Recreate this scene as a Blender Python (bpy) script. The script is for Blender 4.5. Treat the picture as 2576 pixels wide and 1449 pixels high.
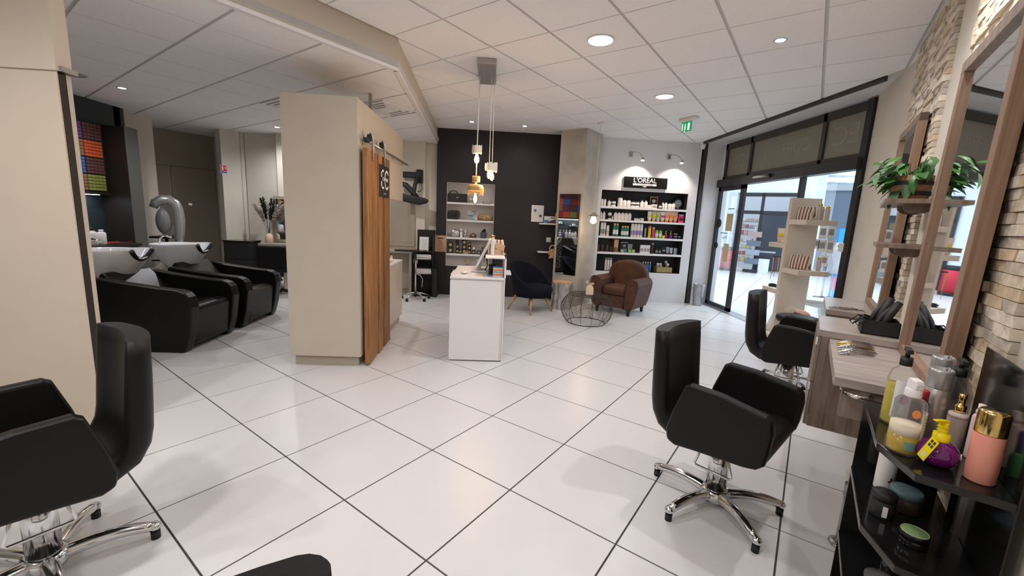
import bpy, bmesh, math, random
from mathutils import Vector, Matrix, Euler
R = math.radians
PI = math.pi
random.seed(7)
sc = bpy.context.scene
for o in list(bpy.data.objects):
    bpy.data.objects.remove(o)
COL = sc.collection

# ------------------------------------------------------------------ camera
# world frame: X runs from the desk to the back wall, Y to the wash area; floor tiles lie 38.5 degrees to it
TA = R(38.5)
CT, ST = math.cos(TA), math.sin(TA)
def T(x, y):
    """tile-grid coordinates -> world"""
    return (x * CT + y * ST, -x * ST + y * CT)
CAM = Vector((-1.55, -0.229, 1.444))
cd = bpy.data.cameras.new('camera')
cd.sensor_fit = 'HORIZONTAL'; cd.sensor_width = 36.0
cd.lens = 36.0 * 1042.1 / 2576.0
cd.clip_start = 0.02; cd.clip_end = 200
cam = bpy.data.objects.new('camera', cd)
COL.objects.link(cam)
_yaw, _pitch, _roll = R(-2.976), R(-9.5345), R(2.684)
_f = Vector((math.cos(_yaw) * math.cos(_pitch), math.sin(_yaw) * math.cos(_pitch), math.sin(_pitch)))
_r = Vector((math.sin(_yaw), -math.cos(_yaw), 0))
_u = _r.cross(_f)
_r2 = _r * math.cos(_roll) + _u * math.sin(_roll)
_u2 = -_r * math.sin(_roll) + _u * math.cos(_roll)
mw = Matrix((( _r2.x, _u2.x, -_f.x, CAM.x), (_r2.y, _u2.y, -_f.y, CAM.y), (_r2.z, _u2.z, -_f.z, CAM.z), (0, 0, 0, 1)))
cam.matrix_world = mw
sc.camera = cam

# ------------------------------------------------------------------ world, exposure
w = bpy.data.worlds.new('world'); sc.world = w; w.use_nodes = True
w.node_tree.nodes['Background'].inputs[0].default_value = (0.80, 0.90, 1.0, 1)
w.node_tree.nodes['Background'].inputs[1].default_value = 1.2
sc.view_settings.view_transform = 'Standard'
sc.view_settings.look = 'None'
sc.view_settings.exposure = 0.0
sc.view_settings.gamma = 1.0
sc.view_settings.use_curve_mapping = False

# ------------------------------------------------------------------ room lights (the salon ones sit in fixtures built below)
H1, H2 = 2.929, 2.695          # main ceiling, lower ceiling over the wash area
LAMP_GAIN = 0.54
def area_light(name, loc, size, energy, col=(1, 1, 1), rot=(0, 0, 0), shape='DISK', spread=180, sy=None):
    l = bpy.data.lights.new(name, 'AREA'); l.shape = shape; l.size = size
    if sy: l.size_y = sy
    l.energy = energy * LAMP_GAIN; l.color = col; l.spread = R(spread)
    o = bpy.data.objects.new(name, l); o.location = loc; o.rotation_euler = rot
    COL.objects.link(o); return o
def spot_light(name, loc, energy, col, angle, target=None, size=0.03, blend=0.5):
    l = bpy.data.lights.new(name, 'SPOT'); l.energy = energy * LAMP_GAIN; l.color = col
    l.spot_size = R(angle); l.spot_blend = blend; l.shadow_soft_size = size
    o = bpy.data.objects.new(name, l); o.location = loc
    if target is not None:
        d = Vector(target) - Vector(loc)
        o.rotation_euler = d.to_track_quat('-Z', 'Y').to_euler()
    COL.objects.link(o); return o
COOL = (0.97, 0.965, 1.0); NEUT = (1.0, 0.96, 0.955); WARM = (1.0, 0.80, 0.60)
# round LED panels, in tile coordinates (the row runs on behind the camera)
LED_PANELS = [(2.32, 0.497, 38), (4.09, 0.485, 14), (0.52, 0.49, 24), (-1.28, 0.49, 36), (-3.0, 0.49, 40)]
for i, (x, y, e) in enumerate(LED_PANELS):
    if e > 0:
        a, b = T(x, y); area_light('led_panel_light', (a, b, H1 - 0.03), 0.19, e, COOL if i < 2 else NEUT)
# small recessed downlights over the styling stations and in front of the black wall; unseen rear ones added for even light
DOWN_MAIN = [(3.01, -0.72, 14), (1.50, -1.38, 26), (-0.59, -0.72, 16), (4.123, 3.50, 5), (4.725, 2.892, 5), (-2.2, 1.2, 14), (-2.4, -0.72, 12)]
for x, y, e in DOWN_MAIN:
    a, b = T(x, y); spot_light('downlight_beam', (a, b, H1 - 0.03), e * 4, NEUT, 150, (a, b, 0), 0.035, 0.9)
DOWN_LOW = [(3.643, 4.023, 22), (5.499, 3.244, 30), (1.7, 3.4, 16), (4.80, 1.70, 30), (-0.2, 2.25, 18)]  # the unseen one behind the cream wall is added to brighten the left area
for a, b, e in DOWN_LOW:
    spot_light('downlight_beam_low', (a, b, H2 - 0.03), e * 4, COOL, 160, (a, b, 0), 0.035, 0.9)
# area lamp hung without a fixture, standing in for the mall's skylight daylight
area_light('mall_rooflight', (8.0, -11.5, 6.6), 12.0, 3600, (0.72, 0.86, 1.0), shape='RECTANGLE', sy=10.0)

# ------------------------------------------------------------------ materials
MATS = {}
def mat(name, col, rough=0.5, metal=0.0, spec=0.5, noise=0.0, nscale=20.0, bump=0.0, bscale=80.0,
        trans=0.0, ior=1.45, emit=None, estr=0.0, coat=0.0, alpha=1.0, stretch=None, sheen=0.0):
    if name in MATS: return MATS[name]
    m = bpy.data.materials.new(name); m.use_nodes = True
    nt = m.node_tree; b = nt.nodes['Principled BSDF']
    I = b.inputs
    I['Base Color'].default_value = (*col, 1); I['Roughness'].default_value = rough
    I['Metallic'].default_value = metal; I['Specular IOR Level'].default_value = spec
    I['Transmission Weight'].default_value = trans; I['IOR'].default_value = ior
    I['Coat Weight'].default_value = coat; I['Alpha'].default_value = alpha
    if sheen: I['Sheen Weight'].default_value = sheen
    if emit: I['Emission Color'].default_value = (*emit, 1); I['Emission Strength'].default_value = estr
    tc = None
    def coord(scale):
        nonlocal tc
        if tc is None: tc = nt.nodes.new('ShaderNodeTexCoord')
        mp = nt.nodes.new('ShaderNodeMapping')
        s = stretch or (1, 1, 1)
        mp.inputs['Scale'].default_value = (s[0], s[1], s[2])
        nt.links.new(tc.outputs['Object'], mp.inputs['Vector'])
        n = nt.nodes.new('ShaderNodeTexNoise'); n.inputs['Scale'].default_value = scale
        n.inputs['Detail'].default_value = 5
        nt.links.new(mp.outputs['Vector'], n.inputs['Vector'])
        return n
    if noise > 0:
        n = coord(nscale)
        r = nt.nodes.new('ShaderNodeValToRGB')
        lo = tuple(max(0, c * (1 - noise)) for c in col); hi = tuple(min(1, c * (1 + noise)) for c in col)
        r.color_ramp.elements[0].position = 0.3; r.color_ramp.elements[1].position = 0.7
        r.color_ramp.elements[0].color = (*lo, 1); r.color_ramp.elements[1].color = (*hi, 1)
        nt.links.new(n.outputs['Fac'], r.inputs['Fac']); nt.links.new(r.outputs['Color'], I['Base Color'])
    if bump > 0:
        n = coord(bscale)
        bp = nt.nodes.new('ShaderNodeBump'); bp.inputs['Strength'].default_value = bump
        bp.inputs['Distance'].default_value = 0.01
        nt.links.new(n.outputs['Fac'], bp.inputs['Height']); nt.links.new(bp.outputs['Normal'], I['Normal'])
    MATS[name] = m
    return m
def wood(name, c1, c2, rough=0.5, scale=6.0, stretch=(12, 12, 0.7), rnd=0.0, bump=0.15):
    """grain running along local z (or along the axis with the small stretch)"""
    if name in MATS: return MATS[name]
    m = bpy.data.materials.new(name); m.use_nodes = True
    nt = m.node_tree; b = nt.nodes['Principled BSDF']; I = b.inputs
    I['Roughness'].default_value = rough
    tc = nt.nodes.new('ShaderNodeTexCoord'); mp = nt.nodes.new('ShaderNodeMapping')
    mp.inputs['Scale'].default_value = stretch
    oi = nt.nodes.new('ShaderNodeObjectInfo')
    mul = nt.nodes.new('ShaderNodeMath'); mul.operation = 'MULTIPLY'; mul.inputs[1].default_value = 37.0
    nt.links.new(oi.outputs['Random'], mul.inputs[0]); nt.links.new(mul.outputs[0], mp.inputs['Location'])
    nt.links.new(tc.outputs['Object'], mp.inputs['Vector'])
    n = nt.nodes.new('ShaderNodeTexNoise'); n.inputs['Scale'].default_value = scale
    n.inputs['Detail'].default_value = 8; n.inputs['Distortion'].default_value = 0.6
    nt.links.new(mp.outputs['Vector'], n.inputs['Vector'])
    r = nt.nodes.new('ShaderNodeValToRGB')
    r.color_ramp.elements[0].position = 0.32; r.color_ramp.elements[1].position = 0.68
    r.color_ramp.elements[0].color = (*c1, 1); r.color_ramp.elements[1].color = (*c2, 1)
    nt.links.new(n.outputs['Fac'], r.inputs['Fac'])
    out = r.outputs['Color']
    if rnd > 0:
        hs = nt.nodes.new('ShaderNodeHueSaturation')
        mr = nt.nodes.new('ShaderNodeMapRange'); mr.inputs['To Min'].default_value = 1 - rnd; mr.inputs['To Max'].default_value = 1 + rnd
        nt.links.new(oi.outputs['Random'], mr.inputs['Value']); nt.links.new(mr.outputs[0], hs.inputs['Value'])
        nt.links.new(out, hs.inputs['Color']); out = hs.outputs['Color']
    nt.links.new(out, I['Base Color'])
    bp = nt.nodes.new('ShaderNodeBump'); bp.inputs['Strength'].default_value = bump; bp.inputs['Distance'].default_value = 0.004
    nt.links.new(n.outputs['Fac'], bp.inputs['Height']); nt.links.new(bp.outputs['Normal'], I['Normal'])
    MATS[name] = m
    return m
def varied(name, cols, rough=0.8, bump=0.4, bscale=25.0, noise=0.2):
    """each object takes its own colour out of the ramp"""
    if name in MATS: return MATS[name]
    m = bpy.data.materials.new(name); m.use_nodes = True
    nt = m.node_tree; b = nt.nodes['Principled BSDF']; I = b.inputs; I['Roughness'].default_value = rough
    oi = nt.nodes.new('ShaderNodeObjectInfo'); r = nt.nodes.new('ShaderNodeValToRGB')
    r.color_ramp.interpolation = 'CONSTANT'
    for i, c in enumerate(cols):
        e = r.color_ramp.elements[i] if i < 2 else r.color_ramp.elements.new(i / len(cols))
        e.position = i / len(cols); e.color = (*c, 1)
    nt.links.new(oi.outputs['Random'], r.inputs['Fac'])
    tc = nt.nodes.new('ShaderNodeTexCoord'); n = nt.nodes.new('ShaderNodeTexNoise'); n.inputs['Scale'].default_value = bscale
    n.inputs['Detail'].default_value = 6
    nt.links.new(tc.outputs['Object'], n.inputs['Vector'])
    mr = nt.nodes.new('ShaderNodeMapRange'); mr.inputs['From Min'].default_value = 0.3; mr.inputs['From Max'].default_value = 0.7
    mr.inputs['To Min'].default_value = 1 - noise; mr.inputs['To Max'].default_value = 1 + noise
    nt.links.new(n.outputs['Fac'], mr.inputs['Value'])
    hs = nt.nodes.new('ShaderNodeHueSaturation')
    nt.links.new(mr.outputs[0], hs.inputs['Value']); nt.links.new(r.outputs['Color'], hs.inputs['Color'])
    nt.links.new(hs.outputs['Color'], I['Base Color'])
    bp = nt.nodes.new('ShaderNodeBump'); bp.inputs['Strength'].default_value = bump; bp.inputs['Distance'].default_value = 0.01
    nt.links.new(n.outputs['Fac'], bp.inputs['Height']); nt.links.new(bp.outputs['Normal'], I['Normal'])
    MATS[name] = m
    return m
def stripes(name, c1, c2, scale=10.0, axis=0, rough=0.8, distort=0.0):
    if name in MATS: return MATS[name]
    m = bpy.data.materials.new(name); m.use_nodes = True
    nt = m.node_tree; I = nt.nodes['Principled BSDF'].inputs; I['Roughness'].default_value = rough
    tc = nt.nodes.new('ShaderNodeTexCoord'); wv = nt.nodes.new('ShaderNodeTexWave')
    wv.bands_direction = 'XYZ'[axis]; wv.inputs['Scale'].default_value = scale; wv.inputs['Distortion'].default_value = distort
    wv.inputs['Detail Scale'].default_value = 1.5
    nt.links.new(tc.outputs['Object'], wv.inputs['Vector'])
    r = nt.nodes.new('ShaderNodeValToRGB'); r.color_ramp.interpolation = 'CONSTANT'
    r.color_ramp.elements[0].color = (*c1, 1); r.color_ramp.elements[1].color = (*c2, 1); r.color_ramp.elements[1].position = 0.5
    nt.links.new(wv.outputs['Fac'], r.inputs['Fac']); nt.links.new(r.outputs['Color'], I['Base Color'])
    MATS[name] = m
    return m
def spots(name, c1, c2, scale=30.0, thr=0.42, rough=0.8):
    if name in MATS: return MATS[name]
    m = bpy.data.materials.new(name); m.use_nodes = True
    nt = m.node_tree; I = nt.nodes['Principled BSDF'].inputs; I['Roughness'].default_value = rough
    tc = nt.nodes.new('ShaderNodeTexCoord'); v = nt.nodes.new('ShaderNodeTexVoronoi'); v.inputs['Scale'].default_value = scale
    nt.links.new(tc.outputs['Object'], v.inputs['Vector'])
    r = nt.nodes.new('ShaderNodeValToRGB'); r.color_ramp.interpolation = 'CONSTANT'
    r.color_ramp.elements[0].color = (*c1, 1); r.color_ramp.elements[1].color = (*c2, 1); r.color_ramp.elements[1].position = thr
    nt.links.new(v.outputs['Distance'], r.inputs['Fac']); nt.links.new(r.outputs['Color'], I['Base Color'])
    MATS[name] = m
    return m

M_tile = mat('floor_tile_glaze', (0.645, 0.630, 0.625), 0.30, noise=0.02, nscale=1.5, spec=0.4)
M_grout = mat('dark_grout', (0.06, 0.055, 0.052), 0.9)
M_ceil = mat('ceiling_panel_white', (0.90, 0.885, 0.885), 0.95, noise=0.03, nscale=60, bump=0.25, bscale=350, spec=0.1)
M_grid = mat('ceiling_grid_grey', (0.62, 0.60, 0.585), 0.7)
M_cream = mat('cream_laminate', (0.57, 0.50, 0.405), 0.5, noise=0.02, nscale=5)
M_creamw = mat('cream_wall_paint', (0.66, 0.61, 0.52), 0.85, noise=0.02, nscale=4)
M_black = mat('black_wall_paint', (0.026, 0.021, 0.025), 0.5, noise=0.08, nscale=3, spec=0.35)
M_white = mat('white_lacquer', (0.80, 0.78, 0.78), 0.3)
M_whitew = mat('white_wall_paint', (0.72, 0.71, 0.73), 0.75, noise=0.015, nscale=3)
M_nicheb = mat('niche_black_back', (0.02, 0.018, 0.02), 0.5)
M_concrete = mat('concrete', (0.47, 0.425, 0.365), 0.75, noise=0.15, nscale=3.5, bump=0.25, bscale=30)
M_darkframe = mat('anthracite_frame', (0.028, 0.028, 0.032), 0.4, metal=0.2)
M_brownframe = mat('brown_frame', (0.055, 0.045, 0.04), 0.45, metal=0.1)
M_chrome = mat('chrome', (0.72, 0.72, 0.73), 0.12, metal=1.0)
M_steel = mat('brushed_steel', (0.45, 0.44, 0.43), 0.35, metal=1.0)
M_galv = mat('galvanised', (0.42, 0.43, 0.44), 0.45, metal=0.9, noise=0.15, nscale=20)
M_leather = mat('black_leatherette', (0.007, 0.0065, 0.0065), 0.40, bump=0.12, bscale=400, spec=0.28)
M_leather2 = mat('black_shiny_leather', (0.006, 0.006, 0.006), 0.30, bump=0.08, bscale=150, spec=0.35)
M_brownleather = mat('brown_suede_leather', (0.072, 0.028, 0.014), 0.62, noise=0.3, nscale=7, bump=0.15, bscale=60)
M_navy = mat('dark_navy_felt', (0.010, 0.011, 0.018), 0.95, bump=0.2, bscale=500, spec=0.1)
M_beech = wood('beech_leg', (0.42, 0.25, 0.11), (0.55, 0.35, 0.17), 0.5)
M_barn = wood('barn_plank', (0.17, 0.068, 0.018), (0.40, 0.19, 0.065), 0.55, scale=4, rnd=0.30, bump=0.3)
M_mirror = mat('mirror_glass', (0.88, 0.90, 0.90), 0.02, metal=1.0)
M_glass = mat('clear_glass', (0.93, 0.97, 0.97), 0.0, trans=1.0, ior=1.02, alpha=0.35, spec=0.3)
M_blackgloss = mat('black_gloss', (0.008, 0.008, 0.008), 0.12, spec=0.6)
M_blackmat = mat('black_matt', (0.015, 0.015, 0.016), 0.55)
M_blackrub = mat('black_rubber', (0.012, 0.012, 0.013), 0.6)
M_greywood = wood('grey_brown_wood', (0.165, 0.115, 0.085), (0.30, 0.225, 0.175), 0.45, scale=4, stretch=(9, 9, 0.6))
M_greywoodtop = wood('grey_wood_top', (0.30, 0.25, 0.215), (0.46, 0.40, 0.36), 0.3, scale=4, stretch=(9, 0.6, 9))
M_framewood = wood('mirror_frame_wood', (0.20, 0.115, 0.07), (0.32, 0.20, 0.13), 0.5, scale=4, stretch=(14, 14, 0.5))
M_stone = varied('cladding_stone', [(0.63, 0.53, 0.41), (0.72, 0.63, 0.51), (0.54, 0.46, 0.36), (0.67, 0.58, 0.47), (0.60, 0.47, 0.32), (0.75, 0.67, 0.56), (0.52, 0.46, 0.385)], 0.85, 0.6, 30)
M_porcelain = mat('white_porcelain', (0.82, 0.83, 0.84), 0.08, coat=0.5)
M_silver = mat('silver_plastic', (0.40, 0.40, 0.40), 0.28, metal=0.55)
M_teal = mat('dark_teal_wall', (0.026, 0.038, 0.042), 0.55)
M_darkbrown = mat('dark_brown_board', (0.020, 0.014, 0.011), 0.5)
M_greyboard = mat('grey_green_board', (0.10, 0.105, 0.095), 0.5)
M_taupe = mat('taupe_cupboard', (0.36, 0.31, 0.25), 0.55)
M_paper = mat('white_paper', (0.82, 0.81, 0.79), 0.8)
M_kraft = mat('kraft_paper', (0.52, 0.33, 0.20), 0.8)
M_ink = mat('dark_ink', (0.03, 0.03, 0.035), 0.7)
M_wire = mat('dark_wire', (0.055, 0.048, 0.042), 0.45, metal=0.7)
M_whitep = mat('white_plastic', (0.80, 0.79, 0.78), 0.35)
M_gold = mat('polished_gold', (0.75, 0.52, 0.20), 0.15, metal=1.0)
def emis(name, col, s): return mat(name, col, 0.6, emit=col, estr=s)
# ------------------------------------------------------------------ mesh helpers
class MB:
    def __init__(s): s.v = []; s.f = []; s.sm = []
    def add(s, vs, fs, smooth=False, mtx=None):
        o = len(s.v)
        if mtx is not None: vs = [tuple(mtx @ Vector(p)) for p in vs]
        s.v += [tuple(p) for p in vs]
        for f in fs: s.f.append(tuple(i + o for i in f)); s.sm.append(smooth)
        return s
    def box(s, x0, x1, y0, y1, z0, z1, mtx=None):
        x0, x1 = min(x0, x1), max(x0, x1); y0, y1 = min(y0, y1), max(y0, y1); z0, z1 = min(z0, z1), max(z0, z1)
        v = [(x0, y0, z0), (x1, y0, z0), (x1, y1, z0), (x0, y1, z0), (x0, y0, z1), (x1, y0, z1), (x1, y1, z1), (x0, y1, z1)]
        f = [(3, 2, 1, 0), (4, 5, 6, 7), (0, 1, 5, 4), (1, 2, 6, 5), (2, 3, 7, 6), (3, 0, 4, 7)]
        return s.add(v, f, mtx=mtx)
    def prism(s, poly, z0, z1, axis='z', mtx=None, smooth=False):
        """poly: 2-D outline counter-clockwise; axis x: (y,z), y: (x,z) , z: (x,y)"""
        n = len(poly)
        def P(p, t):
            if axis == 'z': return (p[0], p[1], t)
            if axis == 'y': return (p[0], t, p[1])
            return (t, p[0], p[1])
        v = [P(p, z0) for p in poly] + [P(p, z1) for p in poly]
        a = tuple(range(n)); b = tuple(range(n, 2 * n))
        f = [a[::-1], b]
        sd = [(i, (i + 1) % n, n + (i + 1) % n, n + i) for i in range(n)]
        if axis == 'y':
            f = [t[::-1] for t in f]; sd = [t[::-1] for t in sd]
        s.add(v, f, mtx=mtx)
        o = len(s.v) - len(v)
        for t in sd: s.f.append(tuple(i + o for i in t)); s.sm.append(smooth)
        return s
    def lathe(s, prof, n=20, c=(0, 0, 0), mtx=None, smooth=True, cap=True):
        """prof: (r, z) from bottom to top"""
        v = []; f = []
        for r, z in prof:
            for k in range(n):
                a = 2 * PI * k / n
                v.append((c[0] + r * math.cos(a), c[1] + r * math.sin(a), c[2] + z))
        for i in range(len(prof) - 1):
            for k in range(n):
                k2 = (k + 1) % n
                f.append((i * n + k, i * n + k2, (i + 1) * n + k2, (i + 1) * n + k))
        s.add(v, f, smooth, mtx)
        if cap:
            o = len(s.v) - len(v)
            if prof[0][0] > 1e-5: s.f.append(tuple(o + k for k in range(n))[::-1]); s.sm.append(False)
            if prof[-1][0] > 1e-5: s.f.append(tuple(o + (len(prof) - 1) * n + k for k in range(n))); s.sm.append(False)
        return s
    def cyl(s, c, r, z0, z1, n=20, r2=None, mtx=None):
        return s.lathe([(r, z0), (r if r2 is None else r2, z1)], n, (c[0], c[1], 0), mtx)
    def tube(s, pts, r, n=8, closed=False, cap=True):
        pts = [Vector(p) for p in pts]; N = len(pts)
        rs = r if isinstance(r, (list, tuple)) else [r] * N
        ring = []; up = None
        for i in range(N):
            if closed: d = pts[(i + 1) % N] - pts[i - 1]
            else: d = pts[min(i + 1, N - 1)] - pts[max(i - 1, 0)]
            if d.length < 1e-9: d = Vector((0, 0, 1))
            d.normalize()
            if up is None: up = Vector((0, 0, 1)) if abs(d.z) < 0.9 else Vector((1, 0, 0))
            a = d.cross(up)
            if a.length < 1e-6: a = d.cross(Vector((0, 1, 0)))
            a.normalize(); b = a.cross(d); up = b
            ring.append([pts[i] + (a * math.cos(2 * PI * k / n) + b * math.sin(2 * PI * k / n)) * rs[i] for k in range(n)])
        v = [p for rg in ring for p in rg]; f = []
        for i in range(N if closed else N - 1):
            j = (i + 1) % N
            for k in range(n):
                k2 = (k + 1) % n
                f.append((i * n + k2, i * n + k, j * n + k, j * n + k2))
        o = len(s.v)
        s.add(v, f, True)
        if cap and not closed:
            s.f.append(tuple(o + k for k in range(n))); s.sm.append(False)
            s.f.append(tuple(o + (N - 1) * n + k for k in range(n))[::-1]); s.sm.append(False)
        return s
    def ell(s, c, rx, ry, rz, n=16, m=10, e=1.0, mtx=None):
        """(super)ellipsoid; e<1 squares it off"""
        def sg(t): return math.copysign(abs(t) ** e, t)
        v = [(c[0], c[1], c[2] - rz)]; f = []
        for i in range(1, m):
            ph = -PI / 2 + PI * i / m
            for k in range(n):
                th = 2 * PI * k / n
                v.append((c[0] + rx * sg(math.cos(ph)) * sg(math.cos(th)), c[1] + ry * sg(math.cos(ph)) * sg(math.sin(th)), c[2] + rz * sg(math.sin(ph))))
        v.append((c[0], c[1], c[2] + rz)); L = len(v) - 1
        for k in range(n):
            k2 = (k + 1) % n
            f.append((0, 1 + k2, 1 + k)); f.append((L, L - n + k, L - n + k2))
            for i in range(m - 2): f.append((1 + i * n + k, 1 + i * n + k2, 1 + (i + 1) * n + k2, 1 + (i + 1) * n + k))
        return s.add(v, f, True, mtx)
    def grid(s, fn, nu, nv, smooth=True, closeu=False):
        v = [fn(i / nu, j / nv) for i in range(nu + 1) for j in range(nv + 1)]
        f = [(i * (nv + 1) + j, (i + 1) * (nv + 1) + j, (i + 1) * (nv + 1) + j + 1, i * (nv + 1) + j + 1) for i in range(nu) for j in range(nv)]
        return s.add(v, f, smooth)
    def mesh(s, name):
        me = bpy.data.meshes.new(name); me.from_pydata(s.v, [], s.f)
        me.polygons.foreach_set('use_smooth', s.sm); me.update()
        return me
    def obj(s, name, m, parent=None, bevel=0, seg=2, fix=False, **kw):
        me = s.mesh(name)
        if fix:
            bm = bmesh.new(); bm.from_mesh(me); bmesh.ops.recalc_face_normals(bm, faces=bm.faces); bm.to_mesh(me); bm.free()
        return link(name, me, m, parent, bevel, seg, **kw)
def link(name, me, m, parent=None, bevel=0, seg=2, loc=None, rot=None, label=None):
    o = bpy.data.objects.new(name, me)
    if m is not None and not me.materials: me.materials.append(m)
    COL.objects.link(o)
    if parent is not None: o.parent = parent
    if loc: o.location = loc
    if rot: o.rotation_euler = rot
    if label: o['label'] = label
    if bevel:
        b = o.modifiers.new('bevel', 'BEVEL'); b.width = bevel; b.segments = seg; b.limit_method = 'ANGLE'; b.angle_limit = R(40)
        b.harden_normals = False
    return o
def tag(o, label, cat, group=None):
    o['label'] = label; o['category'] = cat
    if group: o['group'] = group
    return o
def thing(name, label, cat, loc=(0, 0, 0), rz=0.0, group=None):
    o = bpy.data.objects.new(name, None); COL.objects.link(o)
    o.empty_display_size = 0.05; o.location = loc; o.rotation_euler = (0, 0, rz)
    return tag(o, label, cat, group)
def thing_t(name, label, cat, x, y, z=0.0, rz=0.0, group=None):
    a, b = T(x, y); return thing(name, label, cat, (a, b, z), rz - TA, group)
def struct(o):
    o['kind'] = 'structure'; return o
def empty_struct(name, loc=(0, 0, 0), rz=0.0):
    o = bpy.data.objects.new(name, None); COL.objects.link(o); o.location = loc; o.rotation_euler = (0, 0, rz)
    o.empty_display_size = 0.05; o['kind'] = 'structure'; return o
def copy_tree(o, parent=None):
    c = o.copy(); COL.objects.link(c); c.parent = parent
    for ch in list(o.children): copy_tree(ch, c)
    return c
def facing(deg): return R(deg + 90)       # things are built with their front towards local -y
_fontcache = {}
def text(s, size, m, parent, loc, rot=(PI / 2, 0, 0), ext=0.0008, name='lettering', align='CENTER', sx=1.0, bold=0.0, mirror=False):
    key = (s, size, ext, align, sx, bold, mirror)
    if key not in _fontcache:
        cu = bpy.data.curves.new('txt', 'FONT'); cu.body = s; cu.size = size; cu.extrude = ext; cu.align_x = align; cu.align_y = 'CENTER'
        cu.offset = bold; cu.resolution_u = 3
        ob = bpy.data.objects.new('txt', cu); COL.objects.link(ob)
        bpy.context.view_layer.update()
        dg = bpy.context.evaluated_depsgraph_get()
        me = bpy.data.meshes.new_from_object(ob.evaluated_get(dg))
        bpy.data.objects.remove(ob); bpy.data.curves.remove(cu)
        if sx != 1.0 or mirror: me.transform(Matrix.Scale(-sx if mirror else sx, 4, (1, 0, 0)))
        me.materials.clear(); _fontcache[key] = me
    me = _fontcache[key]
    me2 = me if not me.materials else me.copy()
    if me2 is not me: me2.materials.clear()
    return link(name, me2, m, parent, loc=loc, rot=rot)
def round_poly(w, h, r, n=4, cx=0, cy=0):
    """rounded rectangle, ccw, centred"""
    out = []
    for (sx, sy, a0) in ((1, 1, 0), (-1, 1, 90), (-1, -1, 180), (1, -1, 270)):
        for k in range(n + 1):
            a = R(a0 + 90 * k / n)
            out.append((cx + sx * (w / 2 - r) + r * math.cos(a), cy + sy * (h / 2 - r) + r * math.sin(a)))
    return out
def clip(poly, a, b, c):
    """keep the part with a*x+b*y >= c"""
    out = []
    for i in range(len(poly)):
        p, q = poly[i], poly[(i + 1) % len(poly)]
        dp, dq = a * p[0] + b * p[1] - c, a * q[0] + b * q[1] - c
        if dp >= 0: out.append(p)
        if (dp >= 0) != (dq >= 0):
            t = dp / (dp - dq); out.append((p[0] + t * (q[0] - p[0]), p[1] + t * (q[1] - p[1])))
    return out
def inview(p, mx=0.1):
    d = Vector(p) - CAM
    x, y, z = d.dot(_r2), d.dot(_u2), d.dot(_f)
    if z < 0.05: return False
    return abs(x / z) < 1288 / 1042 * (1 + mx) and abs(y / z) < 724.5 / 1042 * (1 + mx)
CEIL_PHASE = (0.195, 0.19)
# ================================================================== THE SETTING
# ---- floor: grout bed with separate tiles
fl = MB().box(-4.2, 22, -26, 7.6, -0.06, -0.004).obj('floor', M_grout); struct(fl)
TS = 0.6; gap = 0.0085
tile_me = MB().box(gap / 2, TS - gap / 2, gap / 2, TS - gap / 2, -0.012, 0.0).mesh('tile'); tile_me.materials.append(M_tile)
cand = []
for i in range(-12, 45):
    for j in range(-34, 24):
        x, y = T((i + .5) * TS, (j + .5) * TS)
        if not (-4.0 < x < 21.5 and -25.5 < y < 7.2): continue
        inside = x < 6.6 and y > -4.5
        vis = any(inview((*T((i + a) * TS, (j + b) * TS), 0)) for a in (0, .5, 1) for b in (0, .5, 1))
        d = math.hypot(x - CAM.x, y - CAM.y)
        cand.append((0 if (vis and (inside or y < -4)) else 1, d, i, j))
cand.sort()
rest = MB()
for k, (nv, d, i, j) in enumerate(cand):
    if nv == 0 and k < 298:
        a, b = T(i * TS, j * TS)
        link('tile', tile_me, None, fl, loc=(a, b, 0), rot=(0, 0, -TA))
    else:
        q = [T(i * TS + gap / 2, j * TS + gap / 2), T(i * TS + TS - gap / 2, j * TS + gap / 2), T(i * TS + TS - gap / 2, j * TS + TS - gap / 2), T(i * TS + gap / 2, j * TS + TS - gap / 2)]
        rest.prism(q, -0.012, 0.0)
ro = rest.obj('tile_field', M_tile, fl); ro['kind'] = 'stuff'

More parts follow.
